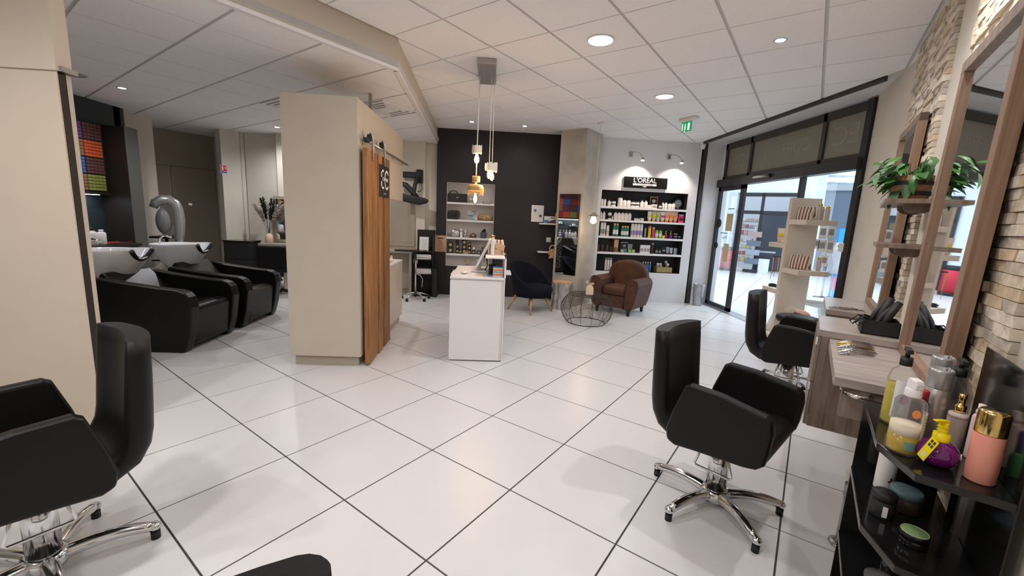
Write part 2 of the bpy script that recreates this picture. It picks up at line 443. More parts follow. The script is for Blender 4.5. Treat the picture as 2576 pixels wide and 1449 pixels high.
# ---- main ceiling
WR = -1.65                      # right wall plane, tile y
ce = MB().box(-4.2, 6.3, -4.0, 7.6, H1 + 0.012, H1 + 0.08).obj('ceiling', M_grid); struct(ce)
ox, oy = 2.849 - 0.0, 0.0       # grid phase is set below
CG0 = (0.0, 0.0)
def ceil_panels(parent, x0, y0, zt, gx, gy, planes, rng, drop=None):
    cnt = 0; cands = []
    for i in range(*rng):
        for j in range(*rng):
            q = [(x0 + i * .6 + gx, y0 + j * .6 + gy), (x0 + i * .6 + .6 - gx, y0 + j * .6 + gy), (x0 + i * .6 + .6 - gx, y0 + j * .6 + .6 - gy), (x0 + i * .6 + gx, y0 + j * .6 + .6 - gy)]
            q = [T(*p) for p in q]; full = True
            for (a, b, c) in planes:
                q2 = clip(q, a, b, c)
                if len(q2) != len(q) or any((Vector(p) - Vector(r)).length > 1e-6 for p, r in zip(q, q2)): full = False
                q = q2
                if len(q) < 3: break
            if len(q) < 3: continue
            cx, cy = sum(p[0] for p in q) / len(q), sum(p[1] for p in q) / len(q)
            if drop and drop(cx, cy): continue
            v = any(inview((p[0], p[1], zt)) for p in q) or inview((cx, cy, zt))
            cands.append((not v, math.hypot(cx - CAM.x, cy - CAM.y), i, j, q, full))
    cands.sort(key=lambda t: t[:2]); me0 = None; rest = MB()
    for k, (nv, d, i, j, q, full) in enumerate(cands):
        if not nv and k < 290:
            if full:
                if me0 is None:
                    me0 = MB().box(gx, .6 - gx, gy, .6 - gy, 0, 0.014).mesh('ceiling_panel'); me0.materials.append(M_ceil)
                a, b = T(x0 + i * .6, y0 + j * .6)
                link('ceiling_panel', me0, None, parent, loc=(a, b, zt), rot=(0, 0, -TA))
            else: MB().prism(q, zt, zt + 0.014).obj('ceiling_panel', M_ceil, parent)
        else: rest.prism(q, zt, zt + 0.014)
    if rest.v:
        o = rest.obj('ceiling_field', M_ceil, parent); o['kind'] = 'stuff'
BH = [T(-4.0, 1.985), T(1.452, 1.992), (6.05, 0.795)]        # bulkhead between the two ceilings
nd = Vector((BH[2][0] - BH[1][0], BH[2][1] - BH[1][1])); nd = Vector((-nd.y, nd.x)).normalized()
plane_d = (nd.x, nd.y, nd.x * BH[1][0] + nd.y * BH[1][1])
ty = (ST, CT)                                                # tile y as a function of world x, y
def in_low(x, y): return x * ST + y * CT > 1.99 + .3 and nd.x * x + nd.y * y > plane_d[2] + .3
CMX, CMY = CEIL_PHASE
ceil_panels(ce, CMX, CMY, H1, 0.006, 0.012, [(0, 1, -3.86), (-1, 0, -6.03), (ST, CT, WR), (1, 0, -4.1)], (-12, 16), in_low)
# ---- lower ceiling
cl = MB().prism([BH[1], (6.9, .80), (8.2, 7.5), (-4.2, 7.5), BH[0]], H2 + .012, H2 + .06).obj('ceiling_lower', M_grid); struct(cl)
ceil_panels(cl, 0.222, 2.569, H2, 0.012, 0.005, [plane_d, (ST, CT, 1.995), (1, 0, -4.1), (0, -1, -7.3)], (-10, 16))
# ---- bulkhead fascia with a white edge bead
bf = MB(); bw_ = MB()
for p, q in ((BH[0], BH[1]), (BH[1], BH[2])):
    d = Vector((q[0] - p[0], q[1] - p[1])).normalized(); n = Vector((d.y, -d.x))
    po = [(p[0], p[1]), (q[0] + d.x * .006, q[1] + d.y * .006), (q[0] + n.x * -.02 + d.x * .006, q[1] + n.y * -.02 + d.y * .006), (p[0] - n.x * .02, p[1] - n.y * .02)]
    bf.prism(po, H2 - 0.005, H1 + .02)
    po2 = [(p[0] + n.x * .006, p[1] + n.y * .006), (q[0] + n.x * .006, q[1] + n.y * .006), (q[0] - n.x * .035, q[1] - n.y * .035), (p[0] - n.x * .035, p[1] - n.y * .035)]
    bw_.prism(po2, H2 - 0.03, H2 - 0.004)
bo = bf.obj('trim_1', M_cream, fix=True); struct(bo); bw_.obj('edge_bead', M_white, bo, fix=True)

# ---- back wall: white product wall, black wall, cream wall
def niche_wall(name, m, x, y_hi, y_lo, z1, ny_hi, ny_lo, nz0, nz1, depth, backm, shelves, shm, sth, lin):
    w = MB(); T_ = 0.30
    w.box(x, x + T_, ny_hi, y_hi, 0, z1); w.box(x, x + T_, y_lo, ny_lo, 0, z1)
    w.box(x, x + T_, ny_lo, ny_hi, 0, nz0); w.box(x, x + T_, ny_lo, ny_hi, nz1, z1)
    o = w.obj(name, m); struct(o)
    b = MB().box(x + depth, x + depth + .01, ny_lo, ny_hi, nz0, nz1)
    b.box(x + 0.002, x + depth, ny_hi - .004, ny_hi, nz0, nz1); b.box(x + .002, x + depth, ny_lo, ny_lo + .004, nz0, nz1)
    b.box(x + .002, x + depth, ny_lo, ny_hi, nz1 - .004, nz1)
    b.obj('niche_lining', backm, o)
    if lin: MB().box(x + .002, x + depth, ny_lo, ny_hi, nz0 - .0, nz0 + .004).obj('niche_sill', lin, o)
    for zt in shelves:
        MB().box(x - 0.004, x + depth, ny_lo, ny_hi, zt - sth, zt).obj('shelf', shm, o, bevel=.002)
    return o
BX = 6.03
M_shelfw = mat('shelf_white', (0.82, 0.80, 0.80), 0.4)
wb = niche_wall('wall_back', M_whitew, BX, -1.9, -3.92, H1 + .02, -2.165, -3.755, 0.56, 2.03, .25, M_nicheb, [1.742, 1.505, 1.205, .912], M_shelfw, .036, M_nicheb)
M_nichew = mat('niche_white_lining', (0.74, 0.71, 0.70), 0.6)
wk = niche_wall('wall_back_black', M_black, BX, .795, -1.9, H1 + .02, .612, -.235, .54, 2.023, .25, M_nichew, [1.682, 1.378, 1.06, .764], M_shelfw, .034, M_shelfw)
# cream back wall behind the partition and the wash area (two faces with a corner at Y .96)
cw = MB().box(BX + .12, BX + .3, .795, 1.0, 0, H1); cw.box(BX + .02, BX + .3, 1.0, 3.55, 0, H1)
cw.box(BX + .16, BX + .36, 3.55, 4.15, 0, H1)
struct(cw.obj('wall_back_cream', M_creamw))
# tile-aligned pieces at the far left: pier, cupboard recess, short return
def tbox(mb, x0, x1, y0, y1, z0, z1):
    return mb.prism([T(x0, y0), T(x1, y0), T(x1, y1), T(x0, y1)], z0, z1)
pl = MB(); tbox(pl, 1.90, 2.21, 7.13, 7.33, 0, H1); tbox(pl, 2.19, 2.29, 7.13, 8.9, 0, H1)
struct(pl.obj('wall_left_return', M_creamw, fix=True))
pr = MB(); tbox(pr, .50, 1.03, 7.18, 8.6, 0, H1); struct(pr.obj('wall_left_pier', M_creamw, fix=True))
# dark teal wall behind the wash basins
dt = MB().box(-.2, 4.72, 4.97, 5.1, 0, H1); dt.box(4.62, 4.78, 4.97, 5.45, 0, H1)
struct(dt.obj('wall_left_dark', M_teal))
# outer shell so that no daylight leaks in
sh = MB().box(-4.3, -4.1, -4.2, 7.6, 0, H1); sh.box(-4.2, 8.3, 7.3, 7.6, 0, H1)
struct(sh.obj('wall_rear', M_creamw))
# ---- concrete column, standing square to the tile grid
cm = MB(); tbox(cm, 5.25, 5.84, 2.02, 2.505, 0, H1 + .01)
colm = cm.obj('column', M_concrete, bevel=.008, fix=True); struct(colm)
# ---- right wall with two stone-clad panels (tile frame)
rw = MB(); tbox(rw, -3.0, 3.95, WR - .2, WR, 0, H1 + .02)
rw.prism([T(3.95, WR), T(3.95, WR - .2), T(5.4, -1.72), T(5.22, -1.50)][::-1], 0, H1 + .02)
rwo = rw.obj('wall_right', M_creamw, fix=True); struct(rwo)
def stone_panel(x0, x1, seed, hx0, hx1):
    rnd = random.Random(seed)
    root = empty_struct('wall_right_cladding', (*T(x0, WR), 0), -TA)
    W = x1 - x0; rows = 80; rh = (H1 - 0.01) / rows
    meshes = {}; todo = []
    for r in range(rows):
        x = 0.0; z = r * rh
        while x < W - 1e-3:
            L = rnd.choice((.11, .14, .18, .22, .27))
            if W - x - L < .08: L = W - x
            d = rnd.choice((.018, .021, .024, .027, .031))
            key = (round(L, 3), d)
            if key not in meshes:
                t = random.Random(str(key)); j = lambda a: t.uniform(-a, a)
                g = .0012
                v = [(g, 0, g), (L - g, 0, g), (L - g, 0, rh - g), (g, 0, rh - g),
                     (g, d + j(.004), g), (L / 2, d + .003 + j(.004), g), (L - g, d + j(.004), g),
                     (L - g, d + j(.004), rh - g), (L / 2, d + .002 + j(.004), rh - g), (g, d + j(.004), rh - g)]
                f = [(0, 3, 2, 1), (4, 5, 8, 9), (5, 6, 7, 8), (0, 1, 6, 5, 4), (3, 9, 8, 7, 2), (0, 4, 9, 3), (1, 2, 7, 6)]
                m_ = MB().add(v, f); me = m_.mesh('stone')
                bm = bmesh.new(); bm.from_mesh(me); bmesh.ops.recalc_face_normals(bm, faces=bm.faces); bm.to_mesh(me); bm.free()
                me.materials.append(M_stone); meshes[key] = me
            hid = hx0 < x0 + x and x0 + x + L < hx1 and .93 < z < 2.12
            a, b = T(x0 + x + L / 2, WR); todo.append((hid, (Vector((a, b, z)) - CAM).length / max(L, .05) ** .5, key, x, z))
            x += L
    todo.sort(key=lambda t: t[:2]); rest = MB()
    for k, (hid, d, key, x, z) in enumerate(todo):
        me = meshes[key]
        if k < 298 and not hid: link('stone', me, None, root, loc=(x, 0, z))
        else: rest.add([(v.co.x + x, v.co.y, v.co.z + z) for v in me.vertices], [tuple(p.vertices) for p in me.polygons])
    o = rest.obj('stone_field', M_stone, root); o['kind'] = 'stuff'
    return root
stone_panel(0.67, 1.92, 3, .97, 1.64); stone_panel(2.42, 3.68, 5, 2.6, 3.3)

# ---- centre partition (cream block with plinth, thin wall with an open hatch behind it)
pw = MB().box(2.225, 3.30, .962, 1.60, .098, 2.396)
pw.box(3.30, 4.03, .962, 1.06, 1.60, 2.396); pw.box(3.30, 4.0, .962, 1.30, .098, .83)
pw.box(3.30, 3.32, .962, 1.60, .83, 1.60)
po_ = pw.obj('wall_partition', M_cream); struct(po_)
MB().box(2.255, 3.97, .99, 1.57, 0, .10).obj('plinth', mat('plinth_taupe', (.42, .36, .28), .6), po_)
MB().box(3.30, 4.003, .955, 1.303, .822, .838).obj('hatch_sill', M_white, po_)
MB().box(3.23, 3.26, 1.125, 1.155, 2.39, H2).obj('ceiling_stay', M_steel, po_)
# ---- left wall end with the layers of a sliding door
lw = MB().box(.896, .904, 2.10, 4.96, 0, 2.10); lw.box(.885, .972, 2.088, 4.96, 2.10, H2 + .3); lw.box(.976, .984, 2.3, 4.96, 0, 2.10)
lwo = lw.obj('wall_left', mat('cream_wall_warm', (.62, .53, .42), .7, noise=.02, nscale=4)); struct(lwo)
MB().box(.905, .946, 2.10, 3.6, 0, 2.09).obj('door_leaf_dark', M_darkbrown, lwo)
MB().box(.947, .974, 2.10, 3.6, 0, 2.095).obj('door_leaf_cream', M_cream, lwo)
MB().box(.90, .985, 2.07, 2.6, 2.098, 2.125).obj('slide_rail', M_steel, lwo)

# ---- entrance: soffit, jamb, transom window, sliding leaf, fixed pane
EY = -4.40
so = MB().box(2.3, 6.33, EY - .05, -3.88, H1 + .02, H1 + .1); struct(so.obj('ceiling_soffit', M_whitew))
MB().box(2.5, 6.06, -3.915, -3.875, H1 - .035, H1 + .02).obj('trim_2', M_brownframe); struct(bpy.data.objects['trim_2'])
jb = MB().box(6.06, 6.33, EY - .1, -4.02, 0, H1 + .05); struct(jb.obj('wall_entrance', M_whitew))
dj = MB().box(6.045, 6.10, -4.03, -3.955, 0, H1); dj.box(6.10, 6.14, -3.955, -3.92, 0, H1)
struct(dj.obj('trim_3', M_brownframe))
win = empty_struct('window_1', (0, EY, 0))
fr = MB()
fr.box(3.12, 6.04, -.035, .035, 2.30, 2.36); fr.box(3.12, 6.04, -.035, .035, 2.83, 2.93)
for xa in (3.12, 3.78, 5.28, 6.0): fr.box(xa - .03, xa + .03, -.035, .035, 2.30, 2.93)
fr.obj('transom_frame', M_brownframe, win)
M_frost = mat('frosted_taupe_glass', (0.25, 0.235, 0.195), 0.5, noise=.05, nscale=10)
M_fritt = mat('faint_film_lettering', (0.29, 0.275, 0.235), 0.5)
for xa, xb in ((3.15, 3.75), (3.81, 5.25), (5.31, 5.97)):
    MB().box(xa, xb, -.006, .006, 2.36, 2.83).obj('pane', M_frost, win)
# film lettering read from behind: mirrored
text('COIFFURE', .22, M_fritt, win, (4.5, .0075, 2.60), rot=(PI / 2, 0, PI), mirror=True, ext=.0005)
text('EC', .34, M_fritt, win, (3.45, .0075, 2.60), rot=(PI / 2, 0, PI), mirror=True, ext=.0005)
text('EC', .30, M_fritt, win, (5.64, .0075, 2.58), rot=(PI / 2, 0, PI), mirror=True, ext=.0005)
MB().box(3.1, 6.36, -.02, .12, 2.17, 2.30).obj('door_header', M_darkframe, win, bevel=.006)
MB().box(4.55, 4.95, .12, .16, 2.22, 2.27).obj('motion_sensor', M_blackgloss, win, bevel=.01)
MB().box(3.08, 3.16, -.06, .06, 0, 2.93).obj('post', M_darkframe, win)
MB().box(4.02, 4.08, -.03, .03, 0, 2.17).obj('post', M_darkframe, win)
MB().box(3.16, 4.02, -.03, .03, 0, .07).obj('bottom_rail', M_darkframe, win)
MB().box(3.16, 4.02, -.004, .004, .07, 2.17).obj('pane', M_glass, win)
d1 = empty_struct('door_1', (0, EY + .05, 0))
fr = MB().box(5.26, 6.05, -.025, .025, .02, .09); fr.box(5.26, 6.05, -.025, .025, 2.10, 2.18)
fr.box(5.26, 5.36, -.025, .025, .02, 2.18); fr.box(5.97, 6.05, -.025, .025, .02, 2.18)
fr.obj('door_frame', M_darkframe, d1, bevel=.004)
MB().box(5.36, 5.97, -.004, .004, .09, 2.10).obj('pane', M_glass, d1)
M_kraftp = mat('yellow_notice_paper', (.60, .50, .30), .8)
MB().box(5.50, 5.70, .005, .007, 1.40, 1.70).obj('notice', M_kraftp, d1)
MB().box(5.52, 5.68, .005, .007, .86, 1.18).obj('notice', M_kraftp, d1)
for yy, rr in ((1.53, .08), (1.13, .055)):
    MB().lathe([(rr, -.002), (rr, .002)], 24, mtx=Matrix.Translation((5.93, .008, yy)) @ Matrix.Rotation(PI / 2, 4, 'X')).obj('round_sticker', M_blackmat, d1)
M_greyink = mat('grey_film_print', (.16, .18, .20), .7)
text('79 6', .085, M_greyink, d1, (5.68, .006, 1.28), rot=(PI / 2, 0, PI), mirror=True, name='door_lettering')
MB().box(5.62, 5.84, .004, .006, 1.352, 1.368).obj('door_print', M_greyink, d1)
MB().box(5.50, 5.68, .004, .006, 1.775, 1.79).obj('door_print', M_greyink, d1)
th_ = MB().box(3.1, 6.1, EY - .12, EY + .12, 0, .006); struct(th_.obj('trim_4', mat('threshold', (.30, .30, .31), .4, metal=.4)))
# ================================================================== FURNITURE
# ---- hydraulic styling chair (front towards local -y)
def smooth_slab(path, half_w, thick, curve, ny=10, wfn=None, round_end=True):
    """padded slab following path [(y, z)], width along x, front face first"""
    m = MB(); n = len(path)
    def off(i):
        a = Vector(path[max(i - 1, 0)]); b = Vector(path[min(i + 1, n - 1)]); d = (b - a).normalized()
        return Vector((-d.y, d.x))            # towards the front (-y side when the path climbs)
    rings = []
    for i in range(n):
        p = Vector(path[i]); o = off(i); ring = []
        hw = half_w if wfn is None else wfn(i / (n - 1))
        t = thick if not callable(thick) else thick(i / (n - 1))
        c0 = round_poly(2 * hw, t, t * .42, 3); cs = []
        for a_, b_ in zip(c0, c0[1:] + c0[:1]):
            nseg = 8 if abs(a_[0] - b_[0]) > hw else 1
            cs += [(a_[0] + (b_[0] - a_[0]) * q_ / nseg, a_[1] + (b_[1] - a_[1]) * q_ / nseg) for q_ in range(nseg)]
        for (cx, cy) in cs:
            q = p + o * cy
            ring.append((cx, q.x - curve * (cx / half_w) ** 2, q.y))
        rings.append(ring)
    k = len(rings[0]); v = [p for r in rings for p in r]
    f = [(i * k + j, i * k + (j + 1) % k, (i + 1) * k + (j + 1) % k, (i + 1) * k + j) for i in range(n - 1) for j in range(k)]
    m.add(v, f, True); o_ = 0
    m.f.append(tuple(range(k))[::-1]); m.sm.append(False); m.f.append(tuple((n - 1) * k + j for j in range(k))); m.sm.append(False)
    return m
def make_chair(name='styling_chair'):
    t = thing(name, 'x', 'chair')
    arm = [(-.268, .50), (-.258, .45), (-.23, .422), (-.18, .410), (.02, .390), (.13, .376), (.172, .392), (.182, .45), (.158, .55), (.125, .65), (.112, .69), (.085, .708), (-.05, .704), (-.24, .672), (-.268, .655), (-.275, .60)]
    for s in (-1, 1):
        MB().prism(arm, .222 if s > 0 else -.277, .277 if s > 0 else -.222, 'x').obj('armrest', M_leather, t, bevel=.018, seg=3, fix=True)
    seat = [(-.235, .42), (-.12, .392), (.16, .395), (.2, .42), (.17, .49), (.0, .505), (-.18, .51), (-.245, .50), (-.265, .465)]
    MB().prism(seat, -.225, .225, 'x').obj('seat', M_leather, t, bevel=.015, seg=3, fix=True)
    path = [(.05, .418), (.13, .408), (.21, .415), (.262, .445), (.288, .495), (.298, .55), (.305, .64), (.312, .74), (.318, .84), (.324, .915)]
    smooth_slab(path, .215, lambda u: .075 + .02 * math.sin(PI * u), .042, wfn=lambda u: .218 - .006 * u).obj('backrest', M_leather, t, fix=True)
    MB().cyl((0, 0), .050, .085, .38, 28).obj('column', M_chrome, t)
    MB().lathe([(.03, .345), (.065, .375), (.065, .395)], 24).obj('column_cap', M_chrome, t)
    for s in (-1, 1):
        MB().tube([(s * .10, -.05, .40), (s * .115, -.10, .25), (s * .115, -.092, .238), (s * .115, .07, .238), (s * .115, .078, .25), (s * .10, .04, .40)], .0065, 8).obj('footrest_bar', M_chrome, t)
    MB().lathe([(.03, .03), (.06, .035), (.072, .06), (.068, .09), (.054, .10)], 24).obj('hub', M_chrome, t)
    for k in range(5):
        a = 2 * PI * k / 5
        pts = []; rs = []
        for i in range(9):
            u = i / 8; r = .035 + .285 * u
            pts.append((r * math.cos(a), r * math.sin(a), .068 + .030 * math.sin(PI * u * .8) - .030 * u)); rs.append(.029 - .008 * u)
        l = MB().tube(pts, rs, 12); l.ell(pts[-1], .024, .024, .019, 12, 8)
        lo = l.obj('leg', M_chrome, t)
        MB().cyl(pts[-1][:2], .017, 0, .035, 14).obj('glide', M_blackrub, lo)
    return t
ch = make_chair()
def set_t(o, x, y, rzt, label, group=None, z=0):
    a, b = T(x, y); o.location = (a, b, z); o.rotation_euler = (0, 0, rzt - TA); o['label'] = label
    if group: o['group'] = group
    return o
def spin_base(t, deg):
    for c in t.children:
        if c.name.startswith('leg'): c.rotation_euler = (0, 0, R(deg))
G_ch = 'black styling chairs on chrome star bases'
set_t(ch, 1.20, -.90, R(-11), 'black styling chair on chrome star base beside the product trolley, nearest on the right', G_ch)
spin_base(ch, 18)
c2 = set_t(copy_tree(ch), 3.06, -1.11, R(-4), 'black styling chair tucked behind the wooden drawer console, half hidden', G_ch)
c3 = set_t(copy_tree(ch), -.955, 1.09, R(-88), 'black styling chair at the left edge in front of the cream wall end', G_ch)
spin_base(c3, 0)
c4 = set_t(copy_tree(ch), -1.03, -.855, R(-10), 'black styling chair of which only the top corner of the backrest shows at the bottom', G_ch)

# ---- backwash unit: armchair with a porcelain basin
def make_wash():
    t = thing('backwash_unit', 'x', 'wash unit')
    prof = [(3.516, .263), (3.52, .69), (3.50, .708), (3.28, .672), (2.92, .630), (2.745, .617), (2.68, .595), (2.645, .555), (2.625, .455), (2.66, .20), (2.70, .06), (2.72, .012), (2.75, 0.0), (3.13, 0.0), (3.337, .131)]
    prof = [(y - 3.1, z) for y, z in prof]
    for s in (-1, 1):
        MB().prism(prof, .27 if s > 0 else -.385, .385 if s > 0 else -.27, 'x').obj('armrest', M_leather2, t, bevel=.022, seg=3, fix=True)
    seat = [(-.40, .05), (-.02, .02), (.25, .15), (.25, .40), (-.10, .425), (-.36, .455), (-.425, .44), (-.44, .40)]
    MB().prism(seat, -.265, .265, 'x').obj('seat', M_leather2, t, bevel=.022, seg=3, fix=True)
    bk = [(.05, .41), (.12, .41), (.46, .66), (.44, .735), (.40, .745)]
    MB().prism(bk, -.275, .275, 'x').obj('backrest', M_leather2, t, bevel=.02, seg=3, fix=True)
    MB().box(-.26, .26, .26, .72, 0, .50).obj('pedestal', M_blackmat, t, bevel=.01)
    MB().box(-.09, .09, .42, .60, .50, .70).obj('basin_stem', M_blackmat, t, bevel=.01)
    # basin
    cy = .53
    def ring(sc_, z, notch, N=48):
        out = []
        for k in range(N):
            a = 2 * PI * k / N
            c, s_ = math.cos(a), math.sin(a)
            x = .265 * sc_ * math.copysign(abs(c) ** .75, c); y = .30 * sc_ * math.copysign(abs(s_) ** .75, s_)
            if y > 0: x *= 1 - .12 * (y / .3)
            dz = 0
            if y < 0: dz = -notch * math.exp(-(x / .10) ** 4) * min(1, (-y / (.30 * sc_)) ** 3) + .02 * (-y / .3)
            out.append((x, cy + y, z + dz))
        return out
    lv = [(.30, .635, 0), (.42, .64, 0), (.60, .70, 0), (.80, .80, .02), (.95, .90, .07), (1.0, .935, .095), (1.0, .945, .095), (.95, .947, .095), (.90, .93, .085), (.74, .81, .03), (.45, .735, 0), (.10, .72, 0)]
    rg = [ring(*l) for l in lv]; N = 48
    v = [p for r in rg for p in r]
    f = [(i * N + k, i * N + (k + 1) % N, (i + 1) * N + (k + 1) % N, (i + 1) * N + k) for i in range(len(lv) - 1) for k in range(N)]
    f += [tuple(range(N))[::-1], tuple((len(lv) - 1) * N + k for k in range(N))]
    b = MB().add(v, f, True).obj('basin', M_porcelain, t)
    pts = [(.13 * math.sin(a), cy - .285 + .012 * math.cos(a * 2), .955 - .10 * math.cos(a) ** 2) for a in [R(d) for d in range(-80, 81, 16)]]
    MB().tube(pts, .021, 10).obj('neck_rest', M_blackrub, b)
    MB().tube([(.0, cy + .24, .93), (.0, cy + .24, 1.0), (.0, cy + .18, 1.04), (.0, cy + .10, 1.02)], .012, 8).obj('tap', M_chrome, b)
    MB().lathe([(.03, .722), (.025, .73), (0, .732)], 16, (0, cy, 0)).obj('drain_cover', M_chrome, b)
    return t
wu = make_wash(); wu.location = (2.845, 3.1, 0); wu['label'] = 'black leather backwash armchair with white basin, nearer of the two'; wu['group'] = 'backwash units'
w2 = copy_tree(wu); w2.location = (3.775, 3.1, 0); w2['label'] = 'black leather backwash armchair with white basin, farther one beside the taupe cupboard'

# ---- reception desk
dk = thing('reception_desk', 'glossy white reception desk in front of the black wall', 'desk', (2.475, 0, 0))
MB().box(.012, .93, -.355, .165, .008, .838).obj('body', M_white, dk, bevel=.003)
MB().box(0, .012, -.335, .17, .012, .825).obj('front_panel', M_white, dk, bevel=.002)
MB().box(0, .95, -.368, -.356, .0, .857).obj('side_panel', M_white, dk, bevel=.002)
MB().box(-.004, .935, -.356, .172, .838, .858).obj('worktop', M_white, dk, bevel=.003)
MB().box(.05, .90, -.33, .14, 0, .008).obj('base_strip', M_blackmat, dk)
rs_ = MB().box(.02, .80, -.374, -.356, .858, 1.06); rs_.box(.02, .80, -.374, -.165, 1.045, 1.06)
rs_.obj('raised_shelf', M_white, dk, bevel=.003)
MB().box(.30, .62, -.44, -.374, .852, .866).obj('card_ledge', M_white, dk, bevel=.002)
# open white drawer front seen left of the desk
dr = MB().box(.70, 1.05, .215, .235, .06, .79); dr.obj('side_drawer_front', M_white, dk, bevel=.003)

# ---- brown club armchair
ac = thing('club_armchair', 'brown leather club armchair in front of the product wall', 'armchair', (5.15, -2.40, 0), facing(139))
armp = [(.20, .10), (.325, .10), (.36, .20), (.405, .42), (.41, .50), (.39, .555), (.35, .585), (.30, .59), (.25, .575), (.215, .53), (.20, .45)]
for s in (-1, 1):
    pp = armp if s > 0 else [(-x, z) for x, z in armp][::-1]
    a_ = MB().prism(pp, -.345, .30, 'y').obj('armrest', M_brownleather, ac, bevel=.022, seg=3, fix=True)
    w_ = [(x, -.352, z) for x, z in pp]
    MB().tube(w_, .006, 6, closed=True).obj('piping', M_brownleather, a_)
MB().box(-.22, .22, -.30, .26, .10, .30).obj('base', M_brownleather, ac, bevel=.015)
def cushion(w, d, h, e=.35): return MB().ell((0, 0, 0), w / 2, d / 2, h / 2, 28, 14, e)
cs = cushion(.43, .56, .155); cs.v = [(x, y - .05, z + .372) for x, y, z in cs.v]
so_ = cs.obj('seat_cushion', M_brownleather, ac)
arch = [(-.27, .30), (.27, .30), (.335, .44), (.345, .58), (.32, .69), (.27, .765), (.18, .82), (.06, .845), (-.06, .845), (-.18, .82), (-.27, .765), (-.32, .69), (-.345, .58), (-.335, .44)]
MB().prism(arch, .16, .32, 'y').obj('backrest', M_brownleather, ac, bevel=.045, seg=4, fix=True)
for sx in (-1, 1):
    for sy in (-.30, .26): MB().cyl((sx * .27, sy), .022, 0, .11, 12, .032).obj('foot', M_blackmat, ac)

# ---- navy tub chair
tc = thing('tub_chair', 'dark navy felt tub chair on four beech legs beside the desk', 'armchair', (4.94, -.867, 0), facing(222))
def tub(u, v, inner=False):
    ph = R(-128 + 256 * u)                      # 0 = back
    k = abs(ph) / R(128)
    top = .43 + .34 * (math.cos(min(1, k) * PI * .5)) ** 1.1
    z = .25 + (top - .25) * v
    rr = .235 + .115 * v ** .7 + (.0 if not inner else -.06)
    return (rr * math.sin(ph) * 1.02, rr * math.cos(ph), z)
nu, nv = 32, 10
tb = MB(); A = [[tub(i / nu, j / nv) for j in range(nv + 1)] for i in range(nu + 1)]; B = [[tub(i / nu, j / nv, True) for j in range(nv + 1)] for i in range(nu + 1)]
v = [p for r in A for p in r] + [p for r in B for p in r]; K = (nu + 1) * (nv + 1); f = []
ix = lambda i, j, o=0: o + i * (nv + 1) + j
for i in range(nu):
    for j in range(nv):
        f.append((ix(i, j), ix(i + 1, j), ix(i + 1, j + 1), ix(i, j + 1))); f.append((ix(i, j, K), ix(i, j + 1, K), ix(i + 1, j + 1, K), ix(i + 1, j, K)))
    f.append((ix(i, nv), ix(i + 1, nv), ix(i + 1, nv, K), ix(i, nv, K))); f.append((ix(i, 0), ix(i, 0, K), ix(i + 1, 0, K), ix(i + 1, 0)))
for j in range(nv):
    f.append((ix(0, j), ix(0, j + 1), ix(0, j + 1, K), ix(0, j, K))); f.append((ix(nu, j), ix(nu, j, K), ix(nu, j + 1, K), ix(nu, j + 1)))
tb.add(v, f, True); tb.obj('tub_shell', M_navy, tc, bevel=.018, seg=3, fix=True)
se = MB().lathe([(.19, .235), (.27, .25), (.30, .30), (.315, .36), (.305, .405), (.26, .425), (.12, .435), (0, .437)], 32, (0, -.045, 0))
se.obj('seat', M_navy, tc)
for k in range(4):
    a = R(45 + 90 * k); c, s = math.cos(a), math.sin(a)
    MB().tube([(c * .21, s * .21, .27), (c * .36, s * .36, .0)], [.024, .012], 12).obj('leg', M_beech, tc)

# ---- wire drum table
wt = thing('wire_drum_table', 'round dark wire basket table on the tiles before the armchair', 'table', (4.28, -1.63, 0))
def wr(z): return .27 + .105 * math.sin(PI * (z / .41)) ** .8 if 0 < z < .41 else .27
zs = [.41 * i / 14 for i in range(15)]
for nm, z, r, th_w in (('bottom_ring', .005, .27, .005), ('top_ring', .41, .27, .004)):
    MB().tube([(r * math.cos(a), r * math.sin(a), z) for a in [2 * PI * k / 40 for k in range(40)]], th_w, 6, closed=True).obj(nm, M_wire, wt)
for k in range(14):
    a = 2 * PI * k / 14
    pts = [(wr(z) * math.cos(a), wr(z) * math.sin(a), z) for z in zs] + [(.14 * math.cos(a), .14 * math.sin(a), .412), (.02 * math.cos(a), .02 * math.sin(a), .412)]
    MB().tube(pts, .0028, 5).obj('rib', M_wire, wt)
ml = MB()
for k in range(14):
    a0, a1 = 2 * PI * k / 14, 2 * PI * (k + 1) / 14
    for q in range(20):
        z0 = .41 * q / 20; z1 = z0 + (.055 if k % 2 else -.055)
        if not 0 < z1 < .41: continue
        ml.tube([(wr(z0) * math.cos(a0), wr(z0) * math.sin(a0), z0), (wr((z0 + z1) / 2) * math.cos((a0 + a1) / 2), wr((z0 + z1) / 2) * math.sin((a0 + a1) / 2), (z0 + z1) / 2), (wr(z1) * math.cos(a1), wr(z1) * math.sin(a1), z1)], .0021, 4, cap=False)
    for q in range(7):
        r0 = .25 - .034 * q; r1 = r0 - (.03 if k % 2 else -.03) * .6
        ml.tube([(r0 * math.cos(a0), r0 * math.sin(a0), .412), (r1 * math.cos(a1), r1 * math.sin(a1), .412)], .0018, 4, cap=False)
mo = ml.obj('chevron_wires', M_wire, wt); mo['kind'] = 'stuff'
vz = thing('arched_vase', 'cream arched vase with two round wooden blossoms on the wire table', 'vase', (4.22, -1.64, .4175), facing(172))
M_creamcer = mat('cream_ceramic', (.70, .58, .42), .6)
ap = [(-.052, 0), (.052, 0), (.052, .085), (.045, .115), (.028, .135), (0, .142), (-.028, .135), (-.045, .115), (-.052, .085)]
MB().prism(ap, -.028, .028, 'y').obj('body', M_creamcer, vz, bevel=.008, seg=3, fix=True)
